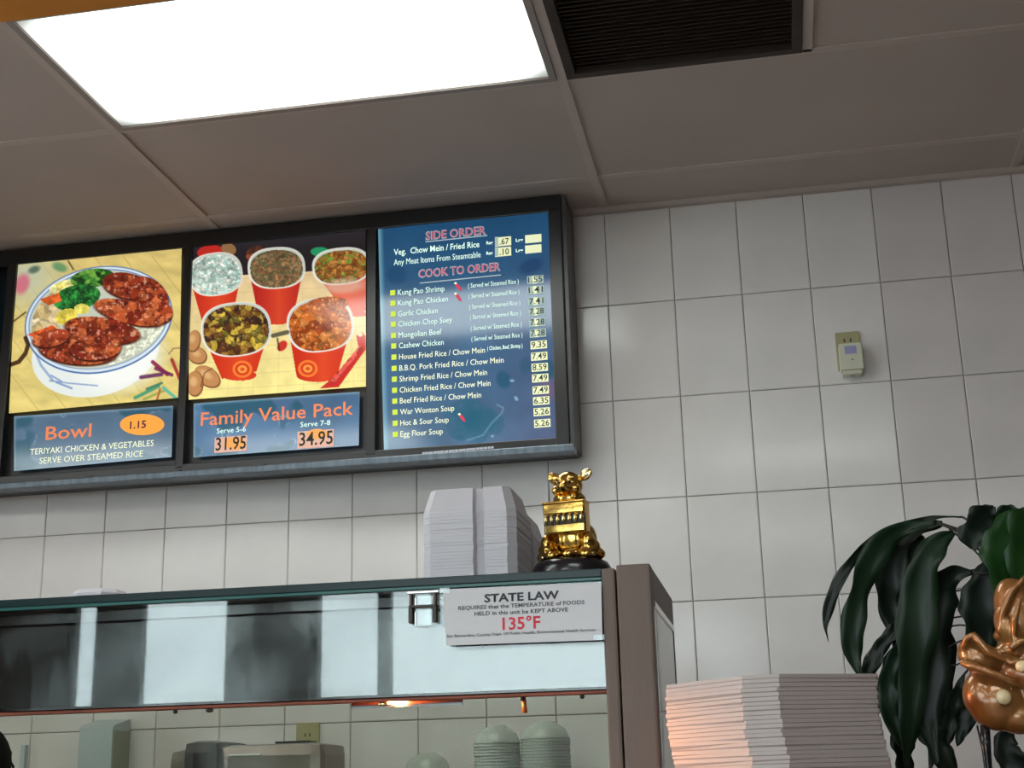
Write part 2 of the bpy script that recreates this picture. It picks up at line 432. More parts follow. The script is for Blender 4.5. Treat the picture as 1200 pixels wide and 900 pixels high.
# bottom ledge / rails slightly follow the photographed board
boxo('housing', BL, BR + .004, BY + .022, -.004, 2.262, zt - .002, M_black, board)
boxo('top_rail', BL, BR, BY - .006, BY + .022, 2.995, zt, M_black, board, .003)
boxo('bottom_ledge', BL, BR + .014, BY - .030, BY + .03, 2.246, 2.266, M_ledge, board, .003)
boxo('bottom_rail', BL, BR, BY - .008, BY + .022, 2.266, 2.292, M_dark, board, .002)
boxo('side_rail', BR - .040, BR, BY - .012, BY + .022, 2.266, 3.0, M_black, board, .004)
boxo('outer_side_trim', BR, BR + .014, BY - .004, -.004, 2.266, zt - .003, M_grey, board, .002)
def mull(pxl, pxr, py):
    a, b = at(pxl, py, BY).x, at(pxr, py, BY).x
    boxo('mullion', a, b, BY - .010, BY + .022, 2.28, 2.997, M_black, board, .003)
mull(213, 222, 400); mull(430, 441, 400); mull(0, 11, 440)
mull(-225, -214, 460)
for px in (62, 112, 216, 268, 315):
    a = at(px, 552, BY); boxo('ledge_screw', a.x - .006, a.x + .006, BY - .034, BY - .029, 2.2665, 2.269, M_black, board)

# ---- painted prints: colour per vertex on a fine grid, drawn by a small numpy painter
def vnoise(x, y, sc, seed=0):
    r = np.random.RandomState(seed); T = r.rand(64, 64)
    u, v = x / sc, y / sc; iu, iv = np.floor(u).astype(int), np.floor(v).astype(int); fu, fv = u - iu, v - iv
    fu = fu * fu * (3 - 2 * fu); fv = fv * fv * (3 - 2 * fv)
    g = lambda a, b: T[a % 64, b % 64]
    return (g(iu, iv) * (1 - fu) + g(iu + 1, iv) * fu) * (1 - fv) + (g(iu, iv + 1) * (1 - fu) + g(iu + 1, iv + 1) * fu) * fv

def fbm(x, y, sc, seed=0): return .55 * vnoise(x, y, sc, seed) + .3 * vnoise(x, y, sc / 2, seed + 1) + .15 * vnoise(x, y, sc / 4, seed + 2)

class Paint:
    def __init__(s, x, y): s.x, s.y = x, y; s.c = np.zeros((len(x), 3))
    def fill(s, mask, col, soft=1.):
        col = np.array(col, float) / 255.
        mk = (mask if mask.dtype != bool else mask.astype(float))[:, None] * soft
        s.c = s.c * (1 - mk) + col * mk
    def ell(s, cx, cy, a, b, rot=0, aa=.8, pw=2.):
        t = math.radians(rot); dx, dy = s.x - cx, s.y - cy
        u = dx * math.cos(t) + dy * math.sin(t); v = -dx * math.sin(t) + dy * math.cos(t)
        r = (np.abs(u / a) ** pw + np.abs(v / b) ** pw) ** (1 / pw); return np.clip((1 - r) * min(a, b) / aa + .5, 0, 1)
    def poly(s, pts):
        inside = np.zeros(len(s.x), bool); n = len(pts)
        for i in range(n):
            x1, y1 = pts[i]; x2, y2 = pts[(i + 1) % n]
            if y1 == y2: continue
            c = ((s.y < y1) != (s.y < y2)) & (s.x < (x2 - x1) * (s.y - y1) / (y2 - y1) + x1); inside ^= c
        return inside
    def line(s, pts, wd):
        m = np.zeros(len(s.x))
        for (x1, y1), (x2, y2) in zip(pts, pts[1:]):
            dx, dy = x2 - x1, y2 - y1; L = dx * dx + dy * dy + 1e-9
            t = np.clip(((s.x - x1) * dx + (s.y - y1) * dy) / L, 0, 1)
            d = np.hypot(s.x - x1 - t * dx, s.y - y1 - t * dy); m = np.maximum(m, np.clip((wd / 2 - d) + .5, 0, 1))
        return m
    def lumps(s, mask, seeds, cols, dark=.45, hi=None, seed=0, hl=.35):
        """food bits: nearest-seed cells, each shaded as a small mound"""
        idx = np.where((mask if mask.dtype == bool else mask > .5))[0]
        if len(idx) == 0: return
        P = np.stack([s.x[idx], s.y[idx]], 1); S = np.array(seeds, float)
        P0 = P.copy(); P = P + np.stack([fbm(P0[:, 0], P0[:, 1], 4.5, seed + 20) - .5, fbm(P0[:, 0], P0[:, 1], 4.5, seed + 30) - .5], 1) * 5.
        d1 = np.full(len(idx), 1e9); d2 = d1.copy(); k = np.zeros(len(idx), int)
        for q, sd in enumerate(S):
            d = np.hypot(P[:, 0] - sd[0], (P[:, 1] - sd[1]) * 1.15)
            n1 = d < d1; d2 = np.where(n1, d1, np.minimum(d2, d)); k = np.where(n1, q, k); d1 = np.where(n1, d, d1)
        r = np.random.RandomState(seed); C = np.array(cols, float)[r.randint(0, len(cols), len(S))] / 255.
        edge = np.clip((d2 - d1) / 1.8 + .25, 0, 1)[:, None]; dark = dark + (1 - dark) * .25
        c = C[k] * (dark + (1 - dark) * edge) * (.70 + .6 * fbm(P[:, 0], P[:, 1], 5.0, seed + 5))[:, None]
        lit = np.clip(1 - np.hypot(P[:, 0] - S[k, 0] + 1.2, P[:, 1] - S[k, 1] + 1.6) / 2.0, 0, 1)[:, None] * hl
        if hi is not None: c = c * (1 - lit) + np.array(hi) / 255. * lit
        s.c[idx] = np.clip(c, 0, 1)

def scatter(n, cx, cy, a, b, seed, rot=0):
    r = np.random.RandomState(seed); out = []
    t0 = math.radians(rot)
    for _ in range(n):
        t = r.rand() * 2 * PI; q = math.sqrt(r.rand()); u, v = a * q * math.cos(t), b * q * math.sin(t)
        out.append((cx + u * math.cos(t0) - v * math.sin(t0), cy + u * math.sin(t0) + v * math.cos(t0)))
    return out

def print_sheet(name, quad, parent, painter, m, res_x, res_y, Y=BY):
    """quad: TL, TR, BR, BL picture points of the printed sheet"""
    P = [at(px, py, Y) for px, py in quad]
    u, v = np.meshgrid(np.linspace(0, 1, res_x), np.linspace(0, 1, res_y))
    f = lambda k: (P[0][k] * (1 - u) + P[1][k] * u) * (1 - v) + (P[3][k] * (1 - u) + P[2][k] * u) * v
    X, Z = f(0).ravel(), f(2).ravel(); Yv = np.full_like(X, Y)
    px, py = proj_np(X, Yv, Z); pt = Paint(px, py); painter(pt)
    off = parent_world(parent)
    co = np.stack([X - off.x, Yv - off.y, Z - off.z], 1).astype(np.float32)
    i = np.arange((res_y - 1) * res_x).reshape(res_y - 1, res_x)[:, :-1].ravel()
    faces = np.stack([i, i + res_x, i + res_x + 1, i + 1], 1).astype(np.int32)
    me = bpy.data.meshes.new(name); me.vertices.add(len(co)); me.vertices.foreach_set('co', co.ravel())
    me.loops.add(faces.size); me.loops.foreach_set('vertex_index', faces.ravel())
    me.polygons.add(len(faces)); me.polygons.foreach_set('loop_start', np.arange(0, faces.size, 4, dtype=np.int32)); me.update(calc_edges=True)
    c = np.clip(pt.c, 0, 1); c = np.where(c <= .04045, c / 12.92, ((c + .055) / 1.055) ** 2.4)
    a = me.color_attributes.new('print', 'FLOAT_COLOR', 'POINT'); a.data.foreach_set('color', np.concatenate([c, np.ones((len(c), 1))], 1).astype(np.float32).ravel())
    o = link(name, me, m, parent)
    return o

M_print = vcol_mat('backlit_print', .68)
M_panel = vcol_mat('backlit_text_panel', .62, .10)

def zb(X, Y): return (X / 2.905, 270 + Y / 2.905)
def paint_bowl(p):
    x, y = p.x, p.y
    p.c[:] = np.array([214, 190, 116]) / 255
    k = np.clip((y - 300) / 180, 0, 1)[:, None]; p.c = p.c * (1 - k * .3) + np.array([250, 236, 140]) / 255 * k * .3
    p.c *= (.9 + .2 * fbm(x * .4 + y * .3, y - x * .2, 9, 3))[:, None]
    for q in range(-3, 9): p.fill(p.line([(-60 + q * 34, 300), (140 + q * 34, 560)], .9), (168, 136, 70), .55)
    p.fill(np.clip(1.2 - np.hypot((x - 30) / 50, (y - 325) / 42), 0, 1), (190, 196, 168), .9)
    p.fill(p.ell(26, 333, 8, 12, 20, 5), (206, 96, 120), .8); p.fill(p.ell(40, 316, 7, 4, -20, 3), (66, 90, 80), .8)
    p.fill(p.ell(70, 313, 9, 5, 20, 3), (66, 132, 92), .7); p.fill(p.line([(80, 306), (86, 316)], 1.6), (50, 50, 40), .8)
    p.fill(p.ell(118, 428, 78, 40, -8, 16), (190, 180, 105), .45)
    # bowl body and rim
    p.fill(p.ell(112, 412, 76, 52, -14), (226, 232, 228)); p.fill(p.ell(140, 420, 50, 36, -14, 20), (246, 246, 240), .8)
    p.fill(p.line([(36, 400), (48, 428), (62, 446)], 3), (120, 150, 196), .7)
    p.fill(p.line([(58, 446), (80, 449), (114, 452)], 1.6), (110, 140, 190), .8); p.fill(p.line([(66, 448), (84, 455)], 2.4), (110, 140, 190), .8)
    p.fill(p.line([(60, 440), (72, 447)], 2), (110, 140, 190), .8)
    p.fill(p.ell(115.5, 375, 87.5, 62, -12), (64, 104, 168)); p.fill(p.ell(115.5, 374.6, 86, 60.5, -12), (214, 226, 232))
    p.fill(p.ell(115.5, 374.2, 83, 57.5, -12), (96, 132, 184)); p.fill(p.ell(115.5, 374.4, 82, 56.4, -12), (196, 200, 184))
    inn = p.ell(116, 375, 80, 54, -12) > .5
    p.lumps(inn & (x > 128) & (y > 380), scatter(160, 155, 408, 32, 24, 5), [(236, 238, 214), (214, 220, 196)], .7)
    p.lumps(inn & (x < 70), scatter(12, 48, 368, 20, 30, 6), [(206, 184, 140), (196, 170, 116), (222, 206, 170)], .6)
    p.lumps(p.ell(78, 336, 20, 8, -12) > .5, scatter(8, 78, 336, 20, 8, 7), [(222, 208, 104), (234, 226, 150)], .7)
    p.lumps(p.ell(108, 326, 26, 11, -8) > .5, scatter(44, 108, 326, 26, 12, 8), [(36, 92, 34), (64, 140, 52), (22, 62, 26), (104, 160, 64)], .4)
    p.lumps(p.ell(90, 349, 28, 15, -12) > .5, scatter(90, 90, 350, 28, 15, 9), [(30, 104, 44), (48, 140, 58), (20, 74, 32)], .4, (120, 200, 110))
    p.lumps(p.poly([zb(135, 235), zb(200, 212), zb(210, 240), zb(165, 255)]), scatter(3, 60, 350, 8, 5, 10), [(214, 96, 40)], .8)
    p.lumps(p.ell(78, 371, 13, 9, -20) > .5, scatter(4, 78, 371, 10, 8, 11), [(226, 206, 84), (210, 190, 70)], .8)
    p.lumps(p.ell(96, 362, 9, 6, 0) > .5, scatter(3, 96, 362, 8, 5, 12), [(226, 214, 100)], .8)
    p.lumps(p.poly([zb(92, 355), zb(180, 322), zb(200, 345), zb(120, 368)]), scatter(5, 48, 390, 16, 6, 13), [(222, 92, 40), (198, 74, 30)], .8)
    ck = [(158, 62, 34), (178, 82, 42), (134, 48, 28), (196, 100, 56), (120, 38, 24)]
    def slab(cx, cy, a, b, rot, sd):
        p.fill(p.ell(cx, cy + 1.6, a + .8, b + .6, rot, 2), (66, 24, 14))
        mk = p.ell(cx, cy, a, b, rot) > .5
        p.lumps(mk, scatter(int(a * b / 22), cx, cy, a, b, sd, rot), ck, .7, (232, 150, 116), sd, .7)
        n = vnoise(x, y, 4.5, sd); p.fill(mk & (n > .74), (70, 24, 16), .55)
        n = vnoise(x + 3, y, 3.2, sd + 9); p.fill(mk & (n > .84), (240, 196, 170), .55)
    slab(150, 335, 30, 15, 12, 21); slab(174, 346, 26, 19, 40, 22); slab(190, 366, 12, 12, 40, 23)
    slab(152, 366, 42, 13, 14, 24); slab(120, 387, 44, 15, 8, 25); slab(92, 410, 46, 17, 4, 26); slab(60, 396, 22, 10, -12, 27)
    slab(112, 408, 30, 14, -4, 28)
    # wrapped sticks at lower right
    for pts, c, wd in (([zb(480, 500), zb(550, 490)], (96, 44, 92), 4.5), ([zb(520, 448), zb(570, 490)], (132, 34, 66), 4.5), ([zb(530, 470), zb(585, 492)], (110, 40, 80), 4),
                       ([zb(585, 440), zb(612, 505)], (158, 44, 48), 4), ([zb(460, 570), zb(540, 530)], (66, 148, 116), 4), ([zb(490, 575), zb(560, 545)], (150, 160, 80), 3),
                       ([zb(500, 540), zb(550, 520)], (60, 120, 96), 3), ([zb(555, 535), zb(600, 572)], (80, 180, 160), 3.5), ([zb(535, 575), zb(545, 540)], (176, 90, 50), 2.5)):
        p.fill(p.line(pts, wd), c, .9)
    p.fill(p.line([zb(575, 420), zb(590, 402), zb(615, 400)], 1.2), (110, 50, 60), .7)
    # dark curl on the left edge
    p.fill(p.line([(8, 429), (22, 424), (30, 414), (33, 404), (30, 396)], 5), (52, 24, 12), .85)
    p.fill(p.line([(14, 378), (30, 366)], 2), (52, 34, 20), .7)

def zf(X, Y): return (210 + X / 3, 250 + Y / 3)
def paint_family(p):
    x, y = p.x, p.y
    p.c[:] = np.array([222, 194, 146]) / 255
    k = np.clip((y - 330) / 120, 0, 1)[:, None]; p.c = p.c * (1 - k) + np.array([238, 222, 142]) / 255 * k
    p.c *= (.93 + .14 * fbm(x, y, 14, 31))[:, None]
    for q in range(9): p.fill(p.line([(222, 330 + q * 16), (430, 318 + q * 16)], .7), (190, 160, 110), .4)
    for q in range(8): p.fill(p.line([(250 + q * 26, 320), (236 + q * 30, 470)], .6), (190, 160, 110), .3)
    top = y < 326 - (x - 222) * .055; p.fill(top, (34, 30, 34))
    k = np.clip((300 - (x - 222) * .06 - y) / 16, 0, 1); p.fill(k, (44, 42, 48), .8)
    p.fill(p.ell(246, 295, 15, 8, -8), (186, 40, 34)); p.fill(p.ell(268, 292, 9, 7, 20), (140, 104, 66))
    p.lumps(p.ell(302, 299, 14, 11, 0) > .5, scatter(14, 302, 299, 14, 11, 41), [(84, 44, 32), (54, 30, 26), (120, 60, 40)], .4)
    p.fill(p.ell(375, 295, 11, 5.5, 0), (34, 142, 92)); p.fill(p.ell(402, 296, 6, 4, 0), (140, 110, 90))
    def cup(bl, br, ml, mr, ce, a, b, rot, food, dens, sd, dark=.5, hi=None, hl=.4, emb=None, base=(196, 46, 28)):
        # body: ml, mr top corners, bl, br bottom corners
        ml = (ce[0] - a * .97, ce[1] + 4 + a * .08); mr = (ce[0] + a * .97, ce[1] + 4 - a * .10)
        body = p.poly([ml, mr, br, bl]) | (p.ell((bl[0] + br[0]) / 2, (bl[1] + br[1]) / 2, abs(br[0] - bl[0]) / 2, abs(br[0] - bl[0]) * .16, 0) > .5)
        p.fill(body, base)
        w_ = (x - ml[0]) / max(mr[0] - ml[0], 1)
        p.fill(body.astype(float) * np.clip(1 - np.abs(w_ - .55) * 2.4, 0, 1), (232, 88, 44), .6)
        if emb:
            p.fill(p.ell(emb[0], emb[1], 11.5, 10, 0) * body, (240, 124, 52)); p.fill(p.ell(emb[0], emb[1], 8.5, 7.4, 0) * body, (206, 62, 32))
            p.fill(p.ell(emb[0], emb[1], 5.5, 4.6, 0) * body, (244, 156, 72)); p.fill(p.ell(emb[0], emb[1], 2.8, 2.2, 0) * body, (214, 80, 36))
        p.fill(p.ell(ce[0], ce[1], a + 1.2, b + .8, rot, pw=2.5), (232, 226, 214)); p.fill(p.ell(ce[0] + .6, ce[1] - .4, a, b - .4, rot, pw=2.5), (196, 200, 190))
        p.lumps(p.ell(ce[0], ce[1] + .9, a - 1.7, b - 1.6, rot, pw=2.4) > .5, scatter(dens, ce[0], ce[1], a, b, sd, rot), food, dark, hi, sd, hl)
    cup(zf(80, 380), zf(190, 355), zf(36, 285), zf(222, 235), zf(128, 214), 30.5, 24.5, -8, [(214, 228, 216), (180, 208, 196), (232, 238, 226), (156, 190, 180)], 340, 51, .72)
    cup(zf(280, 372), zf(400, 372), zf(250, 258), zf(432, 250), zf(342, 192), 32.5, 23.5, -4, [(134, 110, 76), (112, 88, 62), (150, 128, 90), (96, 100, 60), (160, 110, 70)], 420, 52, .6, base=(176, 36, 30))
    cup(zf(600, 368), zf(662, 340), zf(476, 228), zf(664, 225), zf(570, 186), 33, 21, -6, [(158, 96, 40), (184, 122, 56), (128, 72, 30), (120, 140, 50)], 170, 53, .5, (222, 170, 100), base=(206, 92, 72))
    p.fill(p.ell(*zf(580, 255), 24, 9, -4, 6), (214, 190, 172), .6)
    cup(zf(150, 582), zf(272, 556), zf(82, 430), zf(320, 408), zf(200, 408), 40, 31, -6, [(116, 78, 30), (86, 50, 28), (150, 108, 44), (64, 38, 30), (196, 166, 60), (110, 100, 40)], 110, 54, .4, (216, 180, 110), .5, emb=zf(222, 548))
    cup(zf(412, 570), zf(556, 570), zf(384, 462), zf(606, 420), zf(496, 392), 38, 31, -8, [(176, 84, 28), (196, 104, 40), (150, 62, 22), (206, 126, 60)], 62, 55, .4, (244, 196, 140), .8, emb=zf(452, 546))
    p.lumps(p.ell(*zf(520, 320), 25, 9, -4) > .5, scatter(16, *zf(520, 320), 25, 9, 56), [(170, 78, 26), (190, 100, 40)], .4, (240, 190, 130), 56, .8)
    for cx, cy, a, b, rt in ((64, 500, 11, 9, 30), (52, 450, 7, 12, 10), (100, 575, 16, 10, 35), (56, 600, 9, 14, 0)):
        q = zf(cx, cy); p.fill(p.ell(q[0], q[1], a + 1, b + 1, rt), (120, 76, 44)); p.fill(p.ell(q[0] - .5, q[1] - .8, a, b, rt), (190, 134, 84)); p.fill(p.ell(q[0] - 2, q[1] - 3, a * .5, b * .4, rt, 3), (220, 178, 126), .8)
    p.fill(p.line([zf(75, 610), zf(90, 560), zf(115, 545)], 1.4), (110, 68, 40), .8)
    p.fill(p.line([zf(330, 430), zf(380, 418)], 5), (80, 76, 60), .9); p.fill(p.ell(*zf(362, 466), 7, 5, -50), (196, 50, 40)); p.fill(p.line([zf(345, 440), zf(352, 480)], 2), (70, 50, 40), .8)
    p.fill(p.poly([zf(495, 615), zf(560, 612), zf(655, 480), zf(655, 430), zf(640, 415), zf(622, 430), zf(630, 470), zf(560, 560)]), (196, 44, 40))
    mk = p.line([zf(540, 590), zf(640, 470)], 5) > .5
    p.lumps(mk, scatter(30, *zf(590, 530), 30, 30, 60), [(220, 90, 80), (180, 34, 34)], .6)
    p.fill(p.ell(*zf(636, 425), 3, 3, 0), (232, 200, 160))

pb = print_sheet('food_print', [(18.5, 305), (213, 287.5), (210, 466), (10.5, 484.5)], board, paint_bowl, M_print, 300, 275)
pb['label'] = 'backlit picture of a rice bowl with chicken'
pf = print_sheet('food_print', [(222.5, 284), (428.5, 267), (429, 453), (221, 468.5)], board, paint_family, M_print, 310, 280)
pf['label'] = 'backlit picture of five red cups of food'

def blue_panel(base, seed, dark=(34, 84, 104)):
    def f(p):
        x, y = p.x, p.y; p.c[:] = np.array(base) / 255
        n = fbm(x, y, 46, seed); p.c *= (.86 + .3 * n)[:, None]
        q = fbm(x + 9, y, 34, seed + 4); p.fill(np.clip((q - .58) * 14, 0, 1), dark, .75)
        p.fill(np.clip(1 - np.abs(q - .585) * 90, 0, 1) * np.clip((vnoise(x, y, 12, seed + 8) - .5) * 4, 0, 1), (150, 186, 204), .7)
    return f
def paint_list(p):
    x, y = p.x, p.y; u = (x - 443) / 205.; v = (y - 255) / 265.
    vv = np.clip(v, 0, 1)[:, None]
    p.c = np.array([28, 74, 112]) / 255 * (1 - vv) + np.array([82, 112, 142]) / 255 * vv
    uu = np.clip(u - .55, 0, 1)[:, None] * vv; p.c = p.c * (1 - uu) + np.array([96, 84, 124]) / 255 * uu
    p.c *= (.9 + .22 * fbm(x, y, 40, 71))[:, None]
    p.fill(np.clip(1.2 - np.hypot((x - 556) / 30., (y - 493) / 23.) + (fbm(x, y, 9, 72) - .5), 0, 1) ** .5 * (np.hypot((x - 556) / 36., (y - 493) / 28.) < 1), (34, 94, 118), .85)
    p.fill(p.ell(590, 445, 8, 10, -20, 4), (34, 84, 112), .8); p.fill(p.ell(640, 433, 12, 12, 0, 4), (38, 82, 108), .75); p.fill(p.ell(616, 428, 7, 10, 0, 4), (44, 84, 112), .6)
    p.fill(p.ell(465, 322, 12, 11, 0, 4), (24, 66, 104), .6); p.fill(p.ell(622, 312, 14, 8, -20, 4), (24, 58, 100), .7)
    p.fill(p.ell(642, 456, 14, 12, 0, 10), (120, 92, 122), .6)
    p.fill(p.line([(548, 516), (566, 510), (576, 496), (588, 484), (590, 478), (582, 474)], 1.2), (140, 178, 190), .7)
    p.fill(p.ell(600, 446, 2.6, 1.6, 0), (150, 196, 214), .8); p.fill(p.ell(605, 467, 1.8, 3, -30), (150, 196, 214), .8); p.fill(p.ell(577, 511, 1.6, 1.2, 0), (170, 206, 214), .8)
    # light catching the bevelled sheet edges
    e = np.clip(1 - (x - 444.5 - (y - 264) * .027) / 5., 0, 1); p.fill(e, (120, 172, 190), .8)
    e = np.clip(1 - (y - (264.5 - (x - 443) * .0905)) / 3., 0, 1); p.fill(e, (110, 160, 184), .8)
def rimmed(f, q):
    def g(p):
        f(p); x, y = p.x, p.y
        def edge(a, b, wd, col, s):
            dx, dy = b[0] - a[0], b[1] - a[1]; L = math.hypot(dx, dy); d = np.abs((x - a[0]) * dy - (y - a[1]) * dx) / L
            p.fill(np.clip(1 - d / wd, 0, 1), col, s)
        edge(q[0], q[1], 3.2, (134, 160, 178), .9); edge(q[0], q[3], 3, (126, 150, 168), .8); edge(q[2], q[3], 2.2, (96, 132, 156), .7); edge(q[1], q[2], 2.5, (92, 116, 138), .7)
    return g
q1 = [(16.5, 488), (203, 475.5), (201, 535.5), (16.5, 552)]
p1 = print_sheet('text_panel', q1, board, rimmed(blue_panel((82, 108, 132), 81), q1), M_panel, 120, 50)
q2 = [(227, 473), (421.5, 459), (420.5, 522), (226.7, 536)]
p2 = print_sheet('text_panel', q2, board, rimmed(blue_panel((74, 108, 142), 91), q2), M_panel, 120, 50)
q3 = [(443, 264.5), (645, 245.5), (660, 513), (450, 527.5)]
p3 = print_sheet('price_list_panel', q3, board, paint_list, M_panel, 170, 210)
p0 = print_sheet('text_panel', [(-210, 330), (-1.5, 312), (-2, 555), (-212, 574)], board, blue_panel((62, 72, 84), 95), M_panel, 20, 20)

def emi(name, c, s=.8): return mat(name, tuple(v * .4 for v in rgb(*c)), .5, emis=rgb(*c), estr=s * .75, spec=.2)
E_or = emi('ink_orange', (238, 138, 92)); E_cream = emi('ink_cream', (232, 236, 200), 1.1); E_mint = emi('ink_mint', (200, 228, 212), 1.3); E_pink = emi('ink_rose', (190, 96, 116)); E_pinkw = emi('ink_rose_edge', (176, 190, 196))
E_lime = emi('bullet_lime', (204, 224, 70), .9); E_card = emi('price_card_lit', (226, 230, 186), .95); E_cardd = emi('price_card_dim', (168, 190, 182)); E_num = emi('digit_dark', (44, 50, 40), .8)
E_red = emi('chili_red', (216, 60, 84)); E_ell = emi('price_oval_orange', (244, 158, 66), .95); E_purple = emi('digit_purple', (70, 20, 60)); E_pcard = emi('price_card_pink', (226, 178, 160)); E_peach = emi('card_peach', (246, 170, 96)); E_white = emi('fine_print_white', (170, 172, 180)); E_olive = emi('slash_olive', (128, 132, 90))
LY = BY - .0015
TB = -.0
# Bowl panel
write('Bowl', E_or, p1, 53, 515.5, 106.5, 15.5, LY, .012, tilt=-.0)
write('TERIYAKI CHICKEN & VEGETABLES', E_cream, p1, 35, 533, 179.5, 7, LY, 0)
write('SERVE OVER STEAMED RICE', E_cream, p1, 46, 543.5, 167, 7, LY, 0)
def disc(px, py, ax, ay, m, parent, name, Y=LY):
    bm = bmesh.new(); c = at(px, py, Y); vs = []
    for k in range(36):
        q = at(px + ax * math.cos(2 * PI * k / 36), py + ay * math.sin(2 * PI * k / 36), Y); vs.append(bm.verts.new(q - c))
    bm.faces.new(vs); o = obj(name, bm, m, parent); o.location = c - parent_world(parent); return o
disc(166.5, 497.5, 26, 12.5, E_ell, p1, 'price_oval')
write('1.15', E_purple, p1, 152, 502.5, 171, 8.5, LY - .001, .02)
write('Family Value Pack', E_or, p2, 235, 499, 414, 15.5, LY, .010)
write('Serve 5-6', E_mint, p2, 254, 508, 288, 6, LY, 0)
write('Serve 7-8', E_mint, p2, 352, 500.5, 387, 6, LY, 0)
def card(px0, py0, px1, py1, m, parent, Y=LY, name='price_card'):
    a, b = at((px0 + px1) / 2, (py0 + py1) / 2, Y), None
    wd = at(px1, (py0 + py1) / 2, Y).x - at(px0, (py0 + py1) / 2, Y).x; ht = at(px0, py0, Y).z - at(px0, py1, Y).z
    return boxo(name, a.x - wd / 2, a.x + wd / 2, Y - .0005, Y + .0005, a.z - ht / 2, a.z + ht / 2, m, parent)
card(251.5, 511.5, 289.5, 529.5, E_pcard, p2); disc(275, 519.5, 12, 7.5, E_peach, p2, 'card_spot', LY - .0008)
write('31.95', E_num, p2, 252.5, 528, 288, 15, LY - .0016, .012)
card(348.5, 504.5, 391, 524.5, E_pcard, p2); disc(372, 508.5, 12, 6, E_peach, p2, 'card_spot', LY - .0008)
write('34.95', E_num, p2, 350.5, 522.5, 390, 15.5, LY - .0016, .012)
# price list
def uline(x0, y0, x1, y1, m=E_pinkw): quad_plate('underline', [(x0, y0), (x1, y1), (x1, y1 + 1.1), (x0, y0 + 1.1)], LY, .0006, m, p3)
for body, l, b, r in (('SIDE ORDER', 499.5, 280.5, 569), ('COOK TO ORDER', 491, 325, 586)):
    write(body, E_pinkw, p3, l - .8, b + .6, r + .8, 9.4, LY + .0004, .035); write(body, E_pink, p3, l, b, r, 8.4, LY - .0004, .012)
uline(498.5, 282.8, 571, 275.3); uline(492, 331.2, 587, 321.6)
write('Veg.  Chow Mein / Fried Rice', E_mint, p3, 461.5, 299, 562, 7, LY, .012)
write('Any Meat Items From Steamtable', E_mint, p3, 461.5, 311, 563.5, 7, LY, 0)
for (yy, num, i) in ((285.5, '.67', 0), (297.6, '.10', 1)):
    write('Reg', E_mint, p3, 570, yy + 1, 577.5, 3.6, LY, .03); card(580, yy - 7.8, 599, yy + 2.6, E_card, p3)
    card(580, yy - 7.8, 584, yy + 2.6, E_cardd, p3, LY - .0006); write(num, E_num, p3, 585.5, yy + 1.2, 596.5, 7, LY - .0016, .012)
    write('Lrg', E_mint, p3, 604.5, yy - 2.2, 613, 3.6, LY, .03); card(615.4, yy - 10.6, 634.5, yy - 1.2, E_card, p3)
items = [('Kung Pao Shrimp', 521, '1.55'), ('Kung Pao Chicken', 525, '1.41'), ('Garlic Chicken', 513, '7.41'), ('Chicken Chop Suey', 530, '7.28'), ('Mongolian Beef', 517.5, '7.28'), ('Cashew Chicken', 520, '7.28'),
         ('House Fried Rice / Chow Mein', 568.5, '9.35'), ('B.B.Q. Pork Fried Rice / Chow Mein', 590.5, '7.49'), ('Shrimp Fried Rice / Chow Mein', 571, '8.59'), ('Chicken Fried Rice / Chow Mein', 575, '7.49'), ('Beef Fried Rice / Chow Mein', 564, '7.49'),
         ('War Wonton Soup', 532.5, '6.35'), ('Hot & Sour Soup', 526, '5.26'), ('Egg Flour Soup', 519, '5.26')]
bys = [343.1, 355.4, 368, 380, 393, 405.4, 418.5, 431.7, 444.4, 457.3, 470, 483, 496, 509]
cys = [327.7, 339.8, 353, 365, 377.7, 390.4, 404, 417.5, 430.4, 443, 457, 469.6, 482.5, 496]
for i, (nm, r, pr_) in enumerate(items):
    bx = 460.2 + i * .24; by = bys[i]
    card(bx - 2.9, by - 3, bx + 2.9, by + 3, E_lime, p3, name='bullet')
    write(nm, E_mint if i < 6 else E_cream, p3, bx + 6, by + 2.9, r, 6.6, LY, 0)
    if i < 6: write('( Served w/ Steamed Rice )', E_mint, p3, 548.5 + i * .8, by - 8.6 + .1 + 2.9 - (.0), 608 + i * .9, 5.4, LY, 0)
    if i == 6: write('( Chicken, Beef, Shrimp )', E_mint, p3, 571, by - 8, 612.5, 4.6, LY, .012)
    cxm = 627.3 + i * .6 + (.4 if i > 5 else 0)
    card(cxm - 9.6, cys[i] - 4.7, cxm + 9.6, cys[i] + 4.7, E_card if i > 5 else E_cardd, p3)
    if i < 6: card(cxm - 3.2, cys[i] - 4.5, cxm + 1.2, cys[i] + 4.5, E_card, p3, LY - .0006)
    write(pr_, E_num, p3, cxm - 8.4, cys[i] + 3.7, cxm + 8.4, 7, LY - .0016, .01)
def chili(px, py):
    bm = bmesh.new(); pts = [(-3.4, -4.4), (-1.6, -4.6), (1.6, -1.6), (3.2, 1.6), (4.2, 4.2), (1.6, 3.6), (-1.2, 1.0), (-3.2, -1.8)]
    c = at(px, py, LY); bm.faces.new([bm.verts.new(at(px + a, py + b, LY) - c) for a, b in pts]); o = obj('chili_symbol', bm, E_red, p3); o.location = c - parent_world(p3)
    disc(px - 3.2, py - 4.6, 1.6, 1.2, E_cream, p3, 'chili_stalk', LY - .0008)
chili(537, 336.5); chili(537, 348.8); chili(541.5, 490)
# tiny unreadable imprint on the lower rail: broken strokes
rr2 = random.Random(4); xx = 495.
while xx < 579:
    wd = rr2.uniform(1.5, 4.5); yy = 531.5 - (xx - 495) * .085
    card(xx, yy - 1.6, xx + wd, yy + .9, E_white, board, BY - .0092, 'fine_print'); xx += wd + rr2.uniform(.3, .9)

